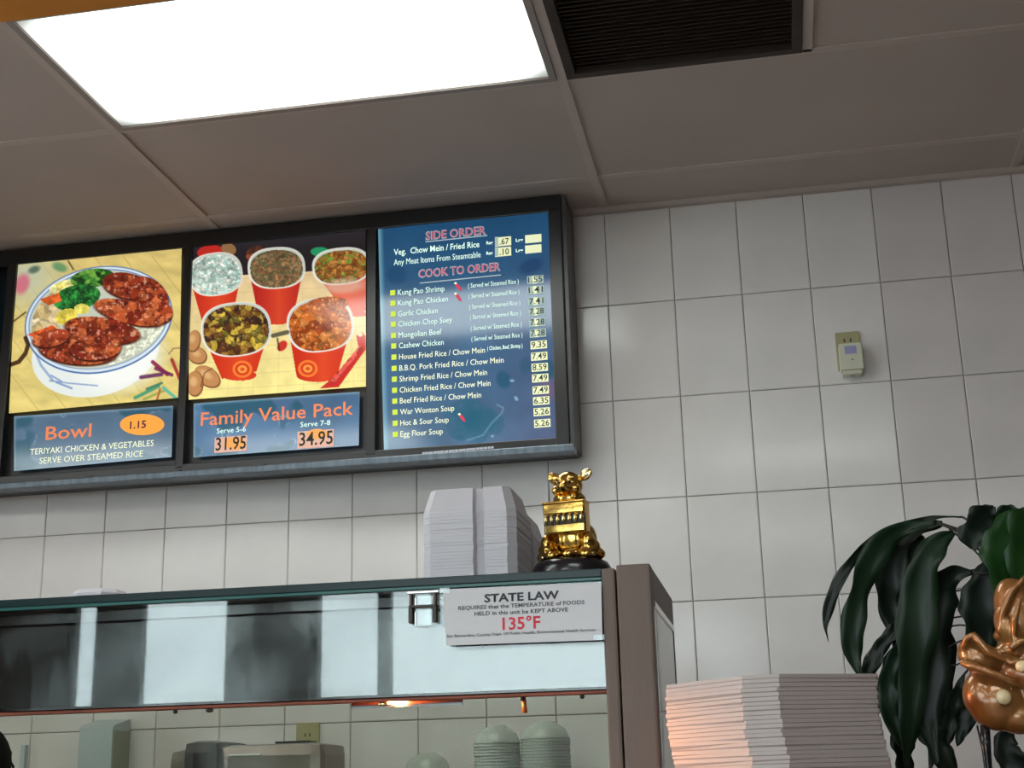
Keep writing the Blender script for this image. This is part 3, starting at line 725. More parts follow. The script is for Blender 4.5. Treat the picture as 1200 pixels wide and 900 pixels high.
# ------------------------------------------------------------------ outlet with plugged-in device
def outlet(name, label, x, z, parts=True):
    t = thing(name, label, 'outlet', (x, -.0005, z)); return t
ou = outlet('wall_outlet', 'beige outlet plate on the white tiles at upper right', .697, 2.519)
boxo('cover_plate', .662, .731, -.006, -.0008, 2.470, 2.587, M_plate, ou, .002)
for dx in (-.010, .008): boxo('socket_slot', .697 + dx - .002, .697 + dx + .002, -.0068, -.0055, 2.556, 2.567, M_hole, ou)
pg = thing('plug_in_freshener', 'cream plug-in device covering the lower half of the beige outlet', 'device', (.699, -.008, 2.45))
boxo('body', .667, .732, -.046, -.0065, 2.461, 2.541, M_plug, pg, .004)
boxo('lower_lip', .672, .726, -.040, -.0065, 2.449, 2.461, M_plug, pg, .002)
o = boxo('printed_label', .683, .716, -.0472, -.0458, 2.508, 2.531, M_blueprint, pg); o['label'] = 'faded lilac printed patch'
boxo('indicator', .7005, .7045, -.0475, -.0455, 2.488, 2.492, M_hole, pg)
boxo('hook', .694, .707, -.03, -.02, 2.444, 2.4495, M_chrome, pg)
ou2 = outlet('wall_outlet', 'yellowish outlet plate on tiles seen through the food case opening', -.936, 1.44)
boxo('cover_plate', -.971, -.900, -.006, -.0008, 1.410, 1.527, M_plate, ou2, .002)
for zz in (1.447, 1.492):
    for dx in (-.007, .007): boxo('socket_slot', -.936 + dx - .0015, -.936 + dx + .0015, -.0068, -.0055, zz - .005, zz + .005, M_hole, ou2)

# ------------------------------------------------------------------ counter and food case
SX0, SX1, SY0, SY1, ST = -1.75, .25, -1.9, -1.483, 1.645
ct = thing('service_counter', 'long service counter under the food case and plant', 'counter', (-.2, -1.7, 0))
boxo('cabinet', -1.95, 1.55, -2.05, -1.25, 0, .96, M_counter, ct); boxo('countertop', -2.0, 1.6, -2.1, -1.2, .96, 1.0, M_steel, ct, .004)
fc = thing('food_display_case', 'steel and glass food warmer case with stainless hood panel on the counter', 'display case', (-.75, -1.7, 1.0))
def wpost(name, x0, x1, y0, y1, z0, z1, m=M_post, bev=.004): return boxo(name, x0, x1, y0, y1, z0, z1, m, fc, bev)
wpost('front_post', .199, .250, -1.906, -1.862, 1.0, ST + .003)
o = wpost('thin_post', .176, .1965, -1.903, -1.868, 1.0, ST - .001)
wpost('front_post', -1.75, -1.70, -1.906, -1.862, 1.0, ST + .003)
wpost('rear_post', .236, .250, -1.490, -1.478, 1.0, ST - .045, M_black, .002); wpost('rear_post', -1.75, -1.73, -1.50, -1.475, 1.0, ST - .045, M_black, .002)
wpost('side_header', .226, .250, -1.862, -1.478, 1.597, ST + .002); wpost('side_header', -1.75, -1.726, -1.862, -1.478, 1.597, ST + .002)
wpost('side_glass_trim', .2435, .2515, -1.862, -1.49, 1.5875, 1.597, M_chrome, .001)
boxo('side_glass', .244, .249, -1.861, -1.491, 1.0, 1.588, M_glass, fc)
boxo('glass_top', -1.70, .176, SY0, SY1, ST - .013, ST, M_gslab, fc, .0015)
boxo('glass_top_underlayer', -1.70, .176, SY0 + .012, SY1 - .004, ST - .016, ST - .0132, M_gslab2, fc)
o = boxo('glass_front_bead', -1.70, .176, SY0 - .002, SY0 + .004, ST - .0185, ST - .0135, M_gslab2, fc, .001)
boxo('added_dimming_pane', -1.72, .23, -1.488, -1.484, 1.0, 1.60, glass_mat('dimming_green_glass', (.78, .80, .75), .04, 1.12), fc)  # tinted pane added to dim the wall seen behind the case
boxo('front_glass', -1.70, .175, SY0 + .004, SY0 + .009, 1.470, ST - .019, M_glass, fc)
# stainless hood panel with a folded upper flange and rolled lower lip
bm = bmesh.new(); y0 = -1.872
prof = [(y0 + .006, 1.630), (y0 + .006, 1.607), (y0 + .004, 1.6045), (y0, 1.602), (y0, 1.585), (y0 , 1.565), (y0, 1.545), (y0, 1.525), (y0 , 1.505), (y0 , 1.485), (y0 + .0006, 1.468), (y0 + .010, 1.4645), (y0 + .018, 1.466), (y0 + .018, 1.472)]
def sheet(bm, prof, x0, x1, th=.0012, nx=60):
    cols_ = [[bm.verts.new((x0 + (x1 - x0) * k / nx, a, b)) for a, b in prof] for k in range(nx + 1)]
    for k in range(nx):
        for i in range(len(prof) - 1): bm.faces.new((cols_[k][i], cols_[k + 1][i], cols_[k + 1][i + 1], cols_[k][i + 1]))
sheet(bm, prof, -1.70, .174)
for v in bm.verts:
    x = v.co.x; v.co.y += .0013 * math.sin(x * 9.3 + 1 + (v.co.z - 1.54) * 14) + .0004 * math.sin(x * 27 - (v.co.z - 1.5) * 40)
    v.co -= Vector(fc.location)
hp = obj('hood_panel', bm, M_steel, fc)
hp.modifiers.new('solid', 'SOLIDIFY').thickness = .0012
boxo('lower_lip', -1.70, .174, y0 + .002, y0 + .022, 1.4615, 1.4665, M_lip, fc, .002)
hl = boxo('lamp_housing', -1.4, .17, -1.78, -1.68, 1.545, 1.60, M_post, fc, .004); boxo('added_lamp_shield', -.24, -.06, -1.822, -1.818, 1.4555, 1.50, M_steel, fc)  # shield plate added to keep the bulb's light off the wall
L0 = Vector(fc.location); bm = bmesh.new(); ellipsoid(bm, (0, 0, 0), (.0125, .009, .0065), None, 16, 10); o = obj('heat_lamp_bulb', bm, M_heat, fc, True); o.location = Vector((-.165, -1.838, 1.4655)) - L0; o['label'] = 'glowing orange heat lamp bulb'
for px, py, sz in ((450, 817.5, .009), (208, 826, .004), (248, 826.5, .007), (613, 814, .004), (683, 814, .004)):
    a = at(px, py, -1.855)
    bm = bmesh.new(); ellipsoid(bm, (0, 0, 0), (sz, .004, .0035), None, 10, 6); o = obj('lip_screw', bm, M_goldb if sz > .008 else M_black, fc, True); o.location = Vector((a.x, -1.862, 1.4585)) - L0  # the large pale gold one stands in for the lamp's orange glow
a = at(614, 825, -1.855)
bm = bmesh.new(); tube(bm, [Vector((a.x, -1.855, 1.462)) - L0, Vector((a.x + .001, -1.855, 1.438)) - L0], [.0032, .004], 8); obj('hanging_bolt', bm, M_copper, fc, True)
# glass clamp near the sign
gx0, gx1 = -.123, -.079
cl = boxo('glass_clamp', gx0 + .008, gx1 - .008, -1.905, -1.897, 1.570, 1.622, M_glass, fc, .002)
for xq in (gx0 + .003, gx1 - .003):
    boxo('clamp_jaw', xq - .003, xq + .003, -1.9095, -1.896, 1.575, 1.598, M_hole, fc, .001); boxo('clamp_jaw', xq - .002, xq + .002, -1.909, -1.896, 1.603, 1.622, M_post, fc, .001)
boxo('clamp_bar', gx0, gx1, -1.910, -1.896, 1.598, 1.602, M_hole, fc, .001); boxo('clamp_bar', gx0 - .002, gx1 + .004, -1.910, -1.896, 1.6195, 1.623, M_chrome, fc, .001)

# state-law sign taped to the glass
SY = -1.9065
sg = thing('warning_sign', 'white printed state law temperature card taped inside top right of the case glass', 'sign', tuple(at(612, 756, SY)))
quad_plate('card', [(519, 690.5), (704.5, 683), (706, 750), (523, 756.5)], SY, .0008, M_sign, sg)
SL = SY - .0006
write('STATE LAW', M_ink, sg, 567.5, 705.8, 655.5, 9.3, SL, .032)
write('REQUIRES that the TEMPERATURE of FOODS', M_inkg, sg, 537, 715, 685.5, 4.6, SL, .022)
write('HELD in this unit be KEPT ABOVE', M_inkg, sg, 556, 721.6, 666, 4.6, SL, .022)
write('135°F', M_red, sg, 589, 738, 633.5, 14.2, SL, .018)
write('San Bernardino County Dept. Of Public Health, Environmental Health Services', M_inkg, sg, 523.5, 747.2, 698, 3.2, SL, .02)
for px, py in ((521, 692), (702, 747)):
    a = at(px, py, SL); o = boxo('tape', a.x - .008, a.x + .008, SL - .0008, SL, a.z - .004, a.z + .004, M_glass, sg)

# ------------------------------------------------------------------ foam containers
def foam_mesh(name, s, h, ch, m, inverted, notch=False):
    hh = s / 2
    out = [(-hh + ch, -hh), (hh - ch, -hh), (hh, -hh + ch), (hh, hh - ch), (hh - ch, hh), (-hh + ch, hh), (-hh, hh - ch), (-hh, -hh + ch)]
    if notch: out = [(-hh + ch, -hh), (.008, -hh), (.011, -hh + .015), (.026, -hh + .015), (.028, -hh)] + out[1:]
    bm = bmesh.new()
    prof = [(1, 0), (1, -.0048), (.995, -.0051), (.86, -h), None, (.84, -h + .0022), (.94, 0)]
    loops = []
    for pfl in prof:
        if pfl is None: continue
        k, z = pfl; loops.append([bm.verts.new((x * k, y * k, z if not inverted else -z)) for x, y in out])
    n = len(out)
    for a, b in zip(loops, loops[1:]):
        if a is loops[3]: continue
        for q in range(n): bm.faces.new((a[q], a[(q + 1) % n], b[(q + 1) % n], b[q]))
    bm.faces.new(loops[3]); bm.faces.new(loops[4])
    for q in range(n): bm.faces.new((loops[5][q], loops[5][(q + 1) % n], loops[0][(q + 1) % n], loops[0][q]))
    bmesh.ops.recalc_face_normals(bm, faces=bm.faces); me = bpy.data.meshes.new(name); bm.to_mesh(me); bm.free(); me.materials.append(m); return me
# stack A: upside-down boxes on the glass top
mA = foam_mesh('foam_box_upturned', .158, .043, .014, M_foam, True, True)
nA = 24; pA = (1.775 - .0005 - ST) / nA
rA = random.Random(11)
for k in range(nA):
    o = link('foam_box', mA, None); o.location = (-.058 + rA.uniform(-.0006, .0006), -1.69 + rA.uniform(-.0006, .0006), ST + .0005 + k * pA); o.rotation_euler = (0, 0, rA.uniform(-.003, .003))
    if k == nA - 1: tag(o, 'topmost upside-down white foam box of the stack on the glass top', 'container', 'foam boxes stacked on the glass top')
    else: tag(o, 'upside-down white foam box in the ribbed stack beside the gold figurine', 'container', 'foam boxes stacked on the glass top')
# second stack close behind it
mA2 = foam_mesh('foam_box_rear', .163, .043, .016, M_foam, True)
for k in range(21):
    o = link('foam_box', mA2, None); o.location = (-.062, -1.522, ST + .0005 + k * pA); o.rotation_euler = (0, 0, rA.uniform(-.004, .004))
    if k == 20: tag(o, 'topmost foam box of the rear stack half hidden behind the white stack', 'container', 'foam boxes behind the front stack')
    else: tag(o, 'foam box in the shaded rear stack behind the white stack', 'container', 'foam boxes behind the front stack')
# small stack of lids at far left of the glass top
mL = foam_mesh('foam_tray', .085, .012, .02, M_foam, True)
for k in range(3):
    o = link('foam_tray', mL, None); o.location = (-.735 + k * .002, -1.72, ST + .0005 + k * .0105); tag(o, ['lowest', 'middle', 'topmost'][k] + ' white foam lid of the low pile on the left of the glass top', 'lid', 'foam lids on the glass top')
# stack B: big open boxes at the right of the case
bx = thing('support_carton', 'brown carton standing on the counter under the tall foam stack', 'carton', (.43, -1.93, 1.0))
boxo('body', .33, .53, -2.03, -1.83, 1.0, 1.29, M_carton, bx)
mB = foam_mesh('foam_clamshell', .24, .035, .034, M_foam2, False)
zB1 = 1.466; pB = .0058; nB = 32; rB = random.Random(5)
for k in range(nB):
    o = link('foam_clamshell', mB, None); z = zB1 - (nB - 1 - k) * pB
    q = rB.uniform(-1, 1)
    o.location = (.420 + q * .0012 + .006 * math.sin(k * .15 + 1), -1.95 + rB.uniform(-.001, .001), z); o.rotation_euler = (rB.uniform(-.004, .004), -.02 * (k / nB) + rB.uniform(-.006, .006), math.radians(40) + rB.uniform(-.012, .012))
    if k == nB - 1: tag(o, 'topmost foam container of the tall ribbed stack right of the case', 'container', 'foam containers stacked right of the case')
    else: tag(o, 'nested foam container with ribbed edge in the tall stack right of the case', 'container', 'foam containers stacked right of the case')

# ------------------------------------------------------------------ gold figurine on the case
gf = thing('gold_figurine', 'shiny gold seated animal figurine with big ears on a black round base', 'figurine', (.103, -1.70, ST), -.18)
bm = bmesh.new(); lathe(bm, [(0, 0), (.064, 0), (.066, .006), (.066, .030), (.060, .040), (.050, .0445), (0, .0445)], 32); obj('base', bm, M_base, gf, True)
zb0 = .0445
bm = bmesh.new()
E_ = lambda c, r, rot=None: ellipsoid(bm, (c[0], c[1], c[2] + zb0), r, rot)
E_((0, .012, .045), (.033, .026, .046)); E_((0, .006, .088), (.026, .022, .026)); E_((0, -.002, .104), (.029, .022, .014))      # trunk, shoulders
E_((0, -.006, .127), (.0255, .022, .0250)); E_((0, -.025, .1195), (.0145, .012, .0115)); E_((0, -.036, .1215), (.007, .004, .005))   # head, muzzle, nose
for s in (-1, 1):
    E_((s * .016, -.019, .118), (.009, .008, .009)); E_((s * .012, -.025, .137), (.007, .004, .0025))
    E_((s * .035, -.010, .012), (.016, .022, .013)); E_((s * .036, -.018, .028), (.011, .014, .017)); E_((s * .027, .008, .036), (.015, .024, .026))   # feet, shins, thighs
    E_((s * .022, -.022, .075), (.009, .012, .018), (.3, 0, s * .2)); E_((s * .018, -.030, .008), (.010, .012, .008)); E_((s * .050, -.004, .008), (.010, .012, .009)); E_((s * .046, -.012, .020), (.008, .009, .010))
E_((0, .034, .03), (.012, .014, .03), (-.4, 0, 0))
for k in range(9):
    t = 2 * PI * k / 9; E_((.045 * math.cos(t), .040 * math.sin(t), .006), (.011, .011, .008))
bd = obj('body', bm, M_gold, gf, True); fuse(bd, .0022, 2)
for s in (-1, 1):
    bm = bmesh.new(); ellipsoid(bm, (0, 0, 0), (.0135, .0045, .0095), None, 16, 10); ellipsoid(bm, (0, -.0028, 0), (.009, .0028, .0055), None, 16, 10)
    o = obj('ear', bm, M_gold if s < 0 else M_goldb, gf, True); o.location = (s * (.031 if s > 0 else .024), -.004, zb0 + (.1435 if s > 0 else .142)); o.rotation_euler = (0, -s * (.45 if s > 0 else .7), -s * .2)
for s in (-1, 1):
    bm = bmesh.new(); ellipsoid(bm, (s * .0095, -.0275, zb0 + .130), (.0026, .002, .0022), None, 10, 6); obj('eye', bm, M_base, gf, True)
bm = bmesh.new(); box(bm, -.036, .036, -.036, -.004, zb0 + .074, zb0 + .094, .003); obj('tablet', bm, M_gold, gf, True)
bm = bmesh.new(); box(bm, -.037, .037, -.038, -.004, zb0 + .0925, zb0 + .0965, .0015); obj('tablet_rim', bm, M_gold, gf, True)
bm = bmesh.new(); box(bm, -.0365, .0365, -.032, -.004, zb0 + .042, zb0 + .074, .004); obj('chest_plate', bm, M_gold, gf, True)
bm = bmesh.new(); box(bm, -.0355, .0355, -.0332, -.031, zb0 + .057, zb0 + .0735); obj('dark_gap_strip', bm, M_base, gf)  # black strip added behind the beads so the gaps look dark
for k in range(7):
    bm = bmesh.new(); ellipsoid(bm, (-.0312 + k * .0104, -.0345, zb0 + .066), (.0036, .006, .0085), None, 12, 8); obj('bead', bm, M_goldb, gf, True)
for s in (-1, 1):
    for k in range(3):
        bm = bmesh.new(); ellipsoid(bm, (s * (.018 + k * .0125), -.034 + k * .006, zb0 + .006), (.0055, .006, .0055), None, 12, 8); obj('coin', bm, M_goldb, gf, True)

# ------------------------------------------------------------------ gold ornament before the plant
orx = .83
og = thing('gold_ornament', 'glossy amber gold ornament with curled folds and a pale round knob at the right edge', 'ornament', (.80, -1.75, 1.0))
def opx(px, py, dy=0): 
    v = at(px, py, -1.75 + dy) ; return v - Vector(og.location)
bm = bmesh.new()
def OE(px, py, r, rot=None, dy=0): ellipsoid(bm, opx(px, py, dy), r, rot)
OE(1196, 722, (.036, .030, .060), (0, -.25, 0)); OE(1182, 738, (.018, .022, .035), (0, -.35, 0), -.01)            # upper lobe
OE(1190, 763, (.030, .026, .020)); OE(1172, 745, (.010, .014, .010))
OE(1150, 772, (.036, .024, .024), (0, .35, 0)); OE(1136, 765, (.018, .020, .022)); OE(1200, 790, (.036, .03, .03))    # curled flange
OE(1170, 822, (.046, .034, .044)); OE(1150, 815, (.028, .028, .036)); OE(1195, 840, (.036, .030, .026)); OE(1225, 800, (.05, .04, .07))
# rolled lips
def lip(pts, r):
    tube(bm, [opx(a, b, c) for a, b, c in pts], r, 10)
lip([(1128, 760, -.018), (1133, 748, -.026), (1141, 744, -.030), (1148, 752, -.034), (1158, 764, -.036), (1176, 772, -.034), (1192, 770, -.03)], [.005, .006, .006, .006, .006, .005, .003])
lip([(1126, 776, -.018), (1138, 780, -.03), (1155, 786, -.038), (1172, 792, -.040), (1188, 800, -.038), (1200, 806, -.036)], [.005, .007, .007, .006, .007, .004])
lip([(1171, 742, -.020), (1176, 715, -.028), (1186, 692, -.030), (1202, 676, -.026)], [.004, .006, .006, .004])
lip([(1188, 752, -.034), (1189, 725, -.04), (1196, 700, -.04)], [.003, .006, .003])
lip([(1184, 760, -.03), (1194, 752, -.036), (1206, 750, -.036)], [.005, .006, .005])
lip([(1176, 768, -.03), (1184, 778, -.036), (1196, 774, -.036)], [.004, .005, .005])
ob = obj('body', bm, M_amber, og, True); fuse(ob, .0028, 2)
def owave(o_):
    for v in o_.data.vertices: pass
bm = bmesh.new(); lathe(bm, [(0, -.006), (.010, -.004), (.0115, 0), (.010, .004), (.004, .007), (0, .0075)], 20); o = obj('knob', bm, M_knob, og, True); o.location = opx(1176, 817, -.043); o.rotation_euler = (PI / 2, 0, .2); o['label'] = 'pale cream gold round knob'
bm = bmesh.new(); ellipsoid(bm, opx(1198, 781, -.043), (.010, .008, .009)); o = obj('knob', bm, M_knob, og, True)
bm = bmesh.new(); tube(bm, [opx(1152, 850, 0), opx(1156, 880, .0), opx(1158, 900, 0), Vector((-.035, 0, .02))], [.010, .007, .006, .006], 10); tube(bm, [Vector((-.035, 0, 0)), Vector((-.035, 0, .02))], [.06, .03], 20); obj('stand', bm, M_base, og, True)

# ------------------------------------------------------------------ plant
pl = thing('potted_plant', 'tall potted plant with long drooping dark green strap leaves', 'plant', (.88, -1.50, 1.0))
PLo = Vector(pl.location)
bm = bmesh.new(); lathe(bm, [(0, 0), (.075, 0), (.082, .01), (.105, .16), (.112, .165), (.112, .18), (.10, .18), (.096, .15), (0, .15)], 28); obj('pot', bm, M_pot, pl, True)
bm = bmesh.new(); lathe(bm, [(0, .151), (.09, .151), (.06, .158), (0, .16)], 20); obj('soil', bm, M_soil, pl, True)
def catmull(P, n):
    out = []; P = [P[0] * 2 - P[1]] + P + [P[-1] * 2 - P[-2]]
    for i in range(1, len(P) - 2):
        for k in range(n):
            t = k / n; a, b, c, d = P[i - 1:i + 3]
            out.append(.5 * ((2 * b) + (c - a) * t + (2 * a - 5 * b + 4 * c - d) * t * t + (3 * b - a - 3 * c + d) * t ** 3))
    out.append(P[-2]); return out
bm = bmesh.new(); tr = catmull([Vector((0, 0, .15)), Vector((.01, .01, .35)), at(1212, 790, -1.49) - PLo, at(1205, 700, -1.48) - PLo, at(1196, 640, -1.47) - PLo], 6); tube(bm, tr, [.011 - .00025 * i for i in range(len(tr))], 10); obj('trunk', bm, M_stem, pl, True)
rl = random.Random(9)
def leaf(pts, wpx, mi, dY=0, twist=0., stem=None, tip=1.):
    """pts: (px, py, dy) along the midrib; wpx: widest in pixels; blade with centre fold, wavy edge, tapering ends"""
    P = [at(a, b, -1.52 + dY + c) - PLo for a, b, c in pts]; S = catmull(P, 7); n = len(S)
    W = wpx / FPX * 2.5 / 2
    ph = rl.uniform(0, 6); bm = bmesh.new(); rowsv = []
    for i, p in enumerate(S):
        t = i / (n - 1)
        wv = W * (min(1, .12 + math.sin(min(t * 1.9, 1) * PI / 2) * 1.0)) * (1 if t < .6 else max(.03, math.cos((t - .6) / .4 * PI / 2) ** .8))
        wv *= 1 + .13 * math.sin(t * 15 + ph) + .06 * math.sin(t * 37 + ph)
        T = (S[min(i + 1, n - 1)] - S[max(i - 1, 0)]).normalized()
        view = (p + PLo - CAM).normalized(); side = T.cross(Vector((-.2, 1, .15))).normalized()
        a = twist + .5 * math.sin(t * 5 + ph) * .5
        side = (Matrix.Rotation(a, 3, T) @ side); nrm = T.cross(side).normalized()
        fold = .28 * wv; wav = .005 * math.sin(t * 22 + ph)
        rowsv.append([bm.verts.new(p + side * (-wv) + nrm * (fold + wav)), bm.verts.new(p - side * wv * .5 + nrm * fold * .35), bm.verts.new(p.copy()), bm.verts.new(p + side * wv * .5 + nrm * fold * .35), bm.verts.new(p + side * wv + nrm * (fold - wav))])
    for a, b in zip(rowsv, rowsv[1:]):
        for q in range(4): bm.faces.new((a[q], a[q + 1], b[q + 1], b[q]))
    o = obj('leaf', bm, M_leafs[mi], pl, True); o.modifiers.new('thick', 'SOLIDIFY').thickness = .0008
    if stem:
        bm = bmesh.new(); Q = [at(a, b, -1.52 + dY + c) - PLo for a, b, c in stem] + [P[0]]
        tube(bm, catmull(Q, 5), .0022, 6); obj('leaf_stalk', bm, M_stem, pl, True)
    return o
T1 = (1198, 665, .03)
leaf([(1128, 606, 0), (1095, 607, 0), (1058, 617, 0), (1030, 631, -.01), (1006, 650, -.02), (988, 672, -.03), (975, 700, -.03), (968, 730, -.03), (971, 752, -.03)], 13, 0, 0, .3, [T1, (1165, 628, 0)])
leaf([(1098, 612, .0), (1066, 618, 0), (1040, 632, -.01), (1018, 660, -.02), (1006, 695, -.02), (998, 735, -.02), (1000, 768, -.02), (1012, 800, -.02)], 28, 1, -.01, .1, [T1, (1150, 636, 0)])
leaf([(1105, 614, .02), (1072, 622, .02), (1052, 645, .01), (1044, 680, .01), (1042, 710, .01), (1052, 742, .01), (1048, 765, 0)], 32, 0, .03, .2, [T1, (1155, 632, 0)])
leaf([(1058, 720, .01), (1044, 742, 0), (1028, 765, 0), (1016, 790, 0), (1010, 806, 0)], 17, 0, .02, .1)
leaf([(1118, 624, -.01), (1100, 636, -.01), (1084, 660, -.02), (1076, 700, -.02), (1072, 750, -.02), (1068, 800, -.02), (1064, 850, -.02), (1060, 905, -.02)], 40, 1, -.03, .0, [T1, (1160, 652, 0)])
leaf([(1140, 671, 0), (1116, 674, 0), (1098, 696, 0), (1092, 740, -.01), (1088, 790, -.01), (1086, 840, -.01), (1100, 900, -.01)], 42, 0, 0, .1, [T1, (1160, 672, 0)])
leaf([(1062, 740, .01), (1046, 775, .01), (1040, 810, .01), (1046, 845, .01), (1062, 885, .01)], 24, 1, .02, -.1)
leaf([(1172, 652, .0), (1156, 680, 0), (1150, 715, 0), (1150, 750, 0), (1156, 790, 0)], 46, 0, .0, .1)
leaf([(1165, 594, -.02), (1155, 603, -.02), (1146, 618, -.02), (1142, 632, -.02), (1143, 645, -.02)], 38, 0, -.02, .1, [T1, (1172, 630, 0)])
leaf([(1150, 612, 0), (1160, 625, 0), (1170, 640, 0), (1176, 655, 0)], 9, 0, 0, .2)
leaf([(1196, 600, -.02), (1184, 620, -.03), (1178, 650, -.03), (1180, 690, -.03), (1182, 740, -.03)], 52, 2, -.03, .0, [T1, (1205, 630, 0)])
leaf([(1215, 596, -.02), (1206, 615, -.03), (1202, 650, -.03), (1204, 700, -.03)], 52, 2, -.04, .1)
leaf([(1166, 604, .02), (1178, 600, .02), (1196, 604, .02), (1214, 612, .02)], 22, 1, .02, .5)
leaf([(1130, 790, .02), (1118, 820, .02), (1112, 850, .02), (1104, 885, .02)], 18, 0, .02, .2, [(1200, 760, .03), (1150, 770, .02)])
leaf([(1150, 780, .02), (1142, 815, .02), (1130, 845, .02), (1122, 875, .02)], 22, 0, .04, .2)
leaf([(1058, 830, .02), (1056, 860, .02), (1058, 890, .02), (1062, 930, .02)], 24, 0, .03, 0)
leaf([(1092, 820, .0), (1088, 850, .0), (1100, 880, .0), (1122, 920, .0)], 30, 0, .0, 0)
leaf([(1082, 628, .03), (1066, 650, .03), (1060, 690, .03), (1062, 730, .03), (1072, 775, .03)], 30, 0, .04, .1)
leaf([(1112, 690, .03), (1104, 740, .03), (1106, 790, .03), (1098, 850, .03), (1090, 905, .03)], 26, 0, .04, .1)
leaf([(1186, 850, .03), (1178, 875, .03), (1196, 905, .03), (1200, 930, .03)], 30, 0, .03, .1)
for (a, b, c, d) in ((1108, 679, 1150, 668), (1106, 696, 1152, 690), (1100, 720, 1150, 704), (1104, 727, 1148, 722), (1104, 736, 1146, 733), (1112, 758, 1140, 748), (1100, 788, 1128, 776), (1112, 620, 1158, 660)):
    bm = bmesh.new(); tube(bm, catmull([at(a, b, -1.49) - PLo, at((a + c) / 2, (b + d) / 2 - 2, -1.49) - PLo, at(c, d, -1.49) - PLo, at(1198, (d + 700) / 2, -1.48) - PLo], 4), .0017, 6); obj('leaf_stalk', bm, M_stem, pl, True)

# ------------------------------------------------------------------ behind the case: shelf with appliance, bowls, dispenser
sh = thing('back_shelf', 'steel wall shelf below the tiles behind the case', 'shelf', (-.8, -.25, 1.25))
boxo('shelf_board', -1.75, .05, -.50, -.002, 1.255, 1.28, M_steel, sh, .003)
for x in (-1.5, -.8, -.1):
    bm = bmesh.new(); tube(bm, [Vector((x, -.008, 1.02)) - Vector(sh.location), Vector((x, -.44, 1.25)) - Vector(sh.location)], .009, 8); obj('bracket', bm, M_steel, sh)
SHZ = 1.28
ap = thing('kitchen_appliance', 'rounded steel kitchen appliance with a dark cover strap behind the case', 'appliance', (-.955, -.36, SHZ))
def rbox(name, x0, x1, y0, y1, z0, z1, m, parent, bev): return boxo(name, x0, x1, y0, y1, z0, z1, m, parent, bev)
AX = -.36
a0, a1 = at(272, 872, AX).x, at(391, 872, AX).x
rbox('body', a0, a1, -.46, -.24, SHZ + .005, 1.455, mat('appliance_steel', (.30, .25, .23), .28, metal=.85, var=.2), ap, .03)
a2, a3 = at(235, 872, AX).x, at(273, 872, AX).x
rbox('dark_cover', a2, a3 + .005, -.475, -.24, SHZ + .003, 1.468, M_applb, ap, .03)
a4 = at(215, 872, AX).x
rbox('side_shell', a4, a2 + .02, -.45, -.25, SHZ + .003, 1.448, mat('appliance_shell', (.22, .18, .16), .4), ap, .03)
x5, x6 = at(322, 869, AX).x, at(363, 869, AX).x
rbox('lid_handle', x5, x6, -.36, -.30, 1.455, 1.464, M_applb, ap, .003)
rbox('foot', a0, a1, -.45, -.25, SHZ, SHZ + .006, M_applb, ap, 0)
o = rbox('highlight_bar', at(286, 880, AX).x, at(322, 880, AX).x, -.464, -.455, 1.426, 1.431, mat('highlight_bar', (.85, .9, .85), .15, metal=.2), ap, .002)  # pale bar painting in the bright highlight on the body
# white bowls, upside down, nested in stacks
def bowl_mesh(r, h):
    bm = bmesh.new(); lathe(bm, [(0, h), (r * .38, h), (r * .42, h - .004), (r * .62, h - .010), (r * .84, h * .55), (r * .97, .006), (r, .002), (r, 0), (r * .96, 0), (r * .80, h * .52), (r * .55, h - .014), (0, h - .006)], 28)
    bmesh.ops.recalc_face_normals(bm, faces=bm.faces); me = bpy.data.meshes.new('bowl'); bm.to_mesh(me); bm.free(); me.materials.append(M_bowl)
    for p in me.polygons: p.use_smooth = True
    return me
mb = bowl_mesh(.062, .047); mb2 = bowl_mesh(.066, .046)
for (x, n, me_, lab, g_) in ((-.322, 22, mb, 'second stack from the right', 'bowls in the middle stack'), (-.192, 23, mb2, 'stack nearest the steel posts', 'bowls in the right stack'), (-.512, 13, mb, 'short stack left of the others', 'bowls in the short stack')):
    top = {22: 1.489, 23: 1.497, 13: 1.424}[n]; pp = (top - .047 - SHZ) / (n - 1)
    for k in range(n):
        o = link('bowl', me_, None); o.location = (x + rl.uniform(-.0012, .0012), -.26, SHZ + .0003 + k * pp)
        tag(o, ('topmost upturned white bowl, ' if k == n - 1 else 'nested upturned white bowl, ') + lab, 'bowl', g_)
# towel dispenser on the wall
d0, d1 = at(93, 860, -.11).x, at(132, 860, -.11).x
dp = thing('towel_dispenser', 'white boxy dispenser on the tiled wall behind the case at left', 'dispenser', ((d0 + d1) / 2, -.05, 1.3))
bm = bmesh.new()
pts = [(-.11, 1.30), (-.11, 1.528), (-.095, 1.536), (-.002, 1.556), (-.002, 1.30)]
Lf = [bm.verts.new(Vector((d0, a, b)) - Vector(dp.location)) for a, b in pts]; Rf = [bm.verts.new(Vector((d1, a, b)) - Vector(dp.location)) for a, b in pts]
bm.faces.new(Lf); bm.faces.new(Rf[::-1])
for i in range(5): bm.faces.new((Lf[i], Lf[(i + 1) % 5], Rf[(i + 1) % 5], Rf[i]))
obj('casing', bm, M_disp, dp)
boxo('side_cover', d1, d1 + .004, -.106, -.004, 1.301, 1.52, M_disp2, dp, .001)
tp = boxo('reflection_strip', at(24, 880, -.02).x, at(29, 880, -.02).x, -.02, -.0005, 1.30, 1.49, M_disp, None, .002); tag(tp, 'white strip standing for a vertical reflection in the case glass at far left', 'strip')  # strip added in place of a bright reflection in the glass

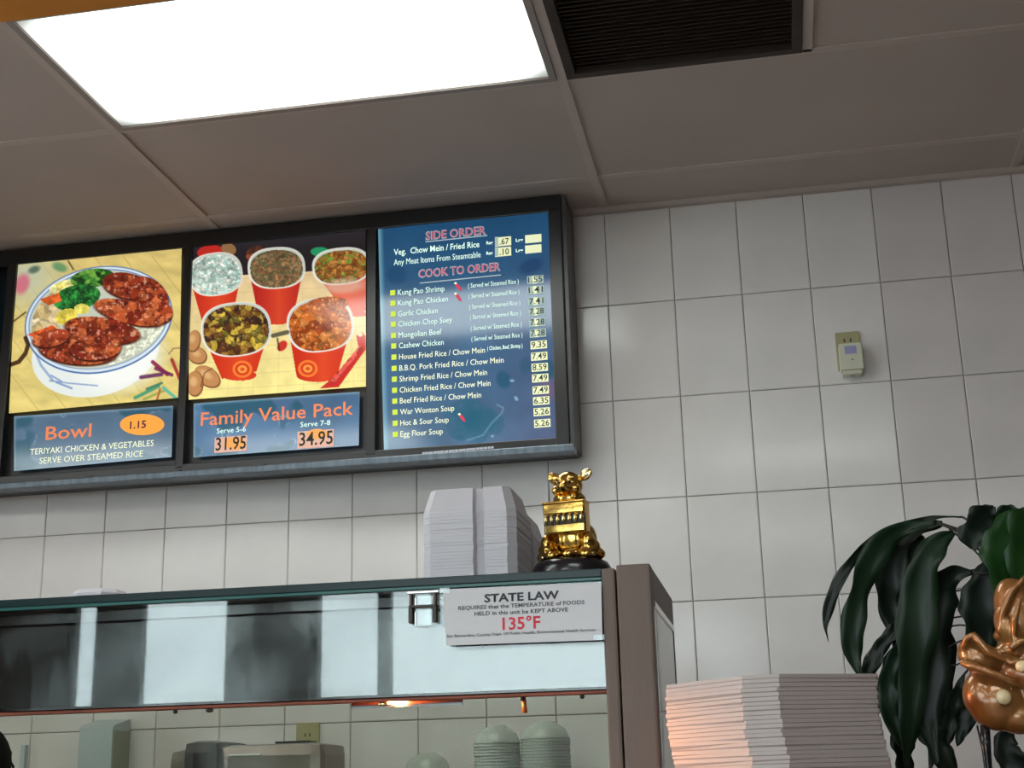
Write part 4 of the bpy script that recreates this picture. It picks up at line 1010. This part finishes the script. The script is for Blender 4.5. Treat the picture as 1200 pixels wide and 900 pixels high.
# ------------------------------------------------------------------ worker at the far left, only the hair edge shows
pe = thing('person', 'person with black hair standing behind the case at the left edge', 'person', (-1.535, -.72, 0))
hc = Vector((-.028, 0, 1.405))
bm = bmesh.new()
J = {'pelvis': (0, 0, .86, .125, .10), 'waist': (0, 0, 1.0, .115, .09), 'chest': (0, 0, 1.16, .135, .095), 'shl': (0, 0, 1.245, .10, .07), 'neck': (hc.x * .5, -.005, 1.29, .045, .045), 'neck2': (hc.x, -.008, 1.345, .045, .045)}
order = ['neck2', 'neck', 'shl', 'chest', 'waist', 'pelvis']
def skinned(name, verts, edges, m, parent, root=0, sub=1):
    me = bpy.data.meshes.new(name); me.from_pydata([v[:3] for v in verts], edges, []); o = link(name, me, m, parent)
    md = o.modifiers.new('skin', 'SKIN'); md.use_smooth_shade = True
    for i, v in enumerate(verts):
        me.skin_vertices[0].data[i].radius = (v[3], v[4] if len(v) > 4 else v[3])
    for i in range(len(verts)): me.skin_vertices[0].data[i].use_root = (i == root)
    s = o.modifiers.new('sub', 'SUBSURF'); s.levels = sub; s.render_levels = sub
    dg = bpy.context.evaluated_depsgraph_get(); me2 = bpy.data.meshes.new_from_object(o.evaluated_get(dg)); o.modifiers.clear(); o.data = me2
    if not me2.materials: me2.materials.append(m)
    for p in me2.polygons: p.use_smooth = True
    return o
V = [(0, 0, .86, .12, .10), (0, 0, 1.0, .11, .085), (0, 0, 1.14, .13, .09), (0, 0, 1.235, .085, .065), (hc.x, -.004, 1.30, .042, .044), (hc.x, -.006, 1.35, .042, .044)]
Ed = [(0, 1), (1, 2), (2, 3), (3, 4), (4, 5)]
for s in (-1, 1):
    b = len(V); V += [(s * .15, 0, 1.215, .05), (s * .19, .01, 1.0, .042), (s * .17, -.10, .84, .032), (s * .15, -.20, .93, .024), (s * .145, -.235, .95, .024)]; Ed += [(3, b), (b, b + 1), (b + 1, b + 2), (b + 2, b + 3), (b + 3, b + 4)]
    b = len(V); V += [(s * .085, 0, .78, .085), (s * .09, -.01, .44, .055), (s * .09, .01, .09, .036), (s * .09, -.04, .04, .036), (s * .09, -.14, .03, .032)]; Ed += [(0, b), (b, b + 1), (b + 1, b + 2), (b + 2, b + 3), (b + 3, b + 4)]
body = skinned('body', V, Ed, M_shirt, pe)
body.data.materials.append(M_skin); body.data.materials.append(M_trouser)
for p in body.data.polygons:
    c = p.center; p.material_index = 1 if (c.z > 1.275 or (abs(c.x) > .12 and c.y < -.12 and c.z > .7)) else (2 if c.z < .9 and abs(c.x) < .2 and c.y > -.2 else 0)
bm = bmesh.new(); H = hc
ellipsoid(bm, H + Vector((0, 0, 0)), (.072, .090, .100)); ellipsoid(bm, H + Vector((0, -.035, -.06)), (.042, .045, .040)); ellipsoid(bm, H + Vector((0, -.092, -.012)), (.011, .016, .020)); ellipsoid(bm, H + Vector((0, -.078, -.050)), (.022, .012, .006)); ellipsoid(bm, H + Vector((0, -.076, -.059)), (.019, .012, .006))
for s in (-1, 1): ellipsoid(bm, H + Vector((s * .074, .005, -.01)), (.008, .017, .028)); ellipsoid(bm, H + Vector((s * .028, -.082, .014)), (.016, .008, .006))
ellipsoid(bm, H + Vector((0, .0, -.075)), (.044, .045, .05))
hd = obj('head', bm, M_skin, pe, True); fuse(hd, .006, 3)
for s in (-1, 1):
    bm = bmesh.new(); ellipsoid(bm, H + Vector((s * .030, -.082, .0)), (.012, .008, .007)); obj('eye', bm, M_sign, pe, True)
    bm = bmesh.new(); ellipsoid(bm, H + Vector((s * .030, -.0885, .0)), (.005, .003, .005)); obj('pupil', bm, M_base, pe, True)
    # hand: palm and five fingers
    wx = s * .145; W0 = Vector((wx, -.245, .955)); hv = [(W0.x, W0.y, W0.z, .024, .016), (W0.x, W0.y - .05, W0.z + .01, .034, .014)]; he = [(0, 1)]
    for q, (dx, ln) in enumerate(((-.026, .06), (-.009, .07), (.009, .066), (.026, .052))):
        b = len(hv); hv += [(wx + dx * .8, W0.y - .06, W0.z + .012, .009), (wx + dx, W0.y - .06 - ln * .5, W0.z + .012, .008), (wx + dx, W0.y - .06 - ln, W0.z - .008, .007)]; he += [(1, b), (b, b + 1), (b + 1, b + 2)]
    b = len(hv); hv += [(wx - s * .034, W0.y - .03, W0.z + .002, .010), (wx - s * .050, W0.y - .055, W0.z - .004, .008)]; he += [(0, b), (b, b + 1)]
    skinned('hand', hv, he, M_skin, pe)
bm = bmesh.new()
ellipsoid(bm, H + Vector((0, .012, .016)), (.083, .098, .100)); ellipsoid(bm, H + Vector((0, .05, -.03)), (.074, .062, .09))
for k in range(90):
    a = rl.uniform(0, 2 * PI); e = rl.uniform(-.5, 1.2); d = Vector((math.cos(a) * math.cos(e), max(math.sin(a), -.35) * math.cos(e), math.sin(e)))
    p0 = H + Vector((0, .012, .012)) + Vector((d.x * .078, d.y * .092, d.z * .094)); p1 = p0 + d * .012 + Vector((0, 0, -.03)); tube(bm, [p0, (p0 + p1) / 2 + d * .004, p1], [.004, .003, .001], 5)
hr = obj('hair', bm, M_hair, pe, True)
bpy.context.view_layer.update()
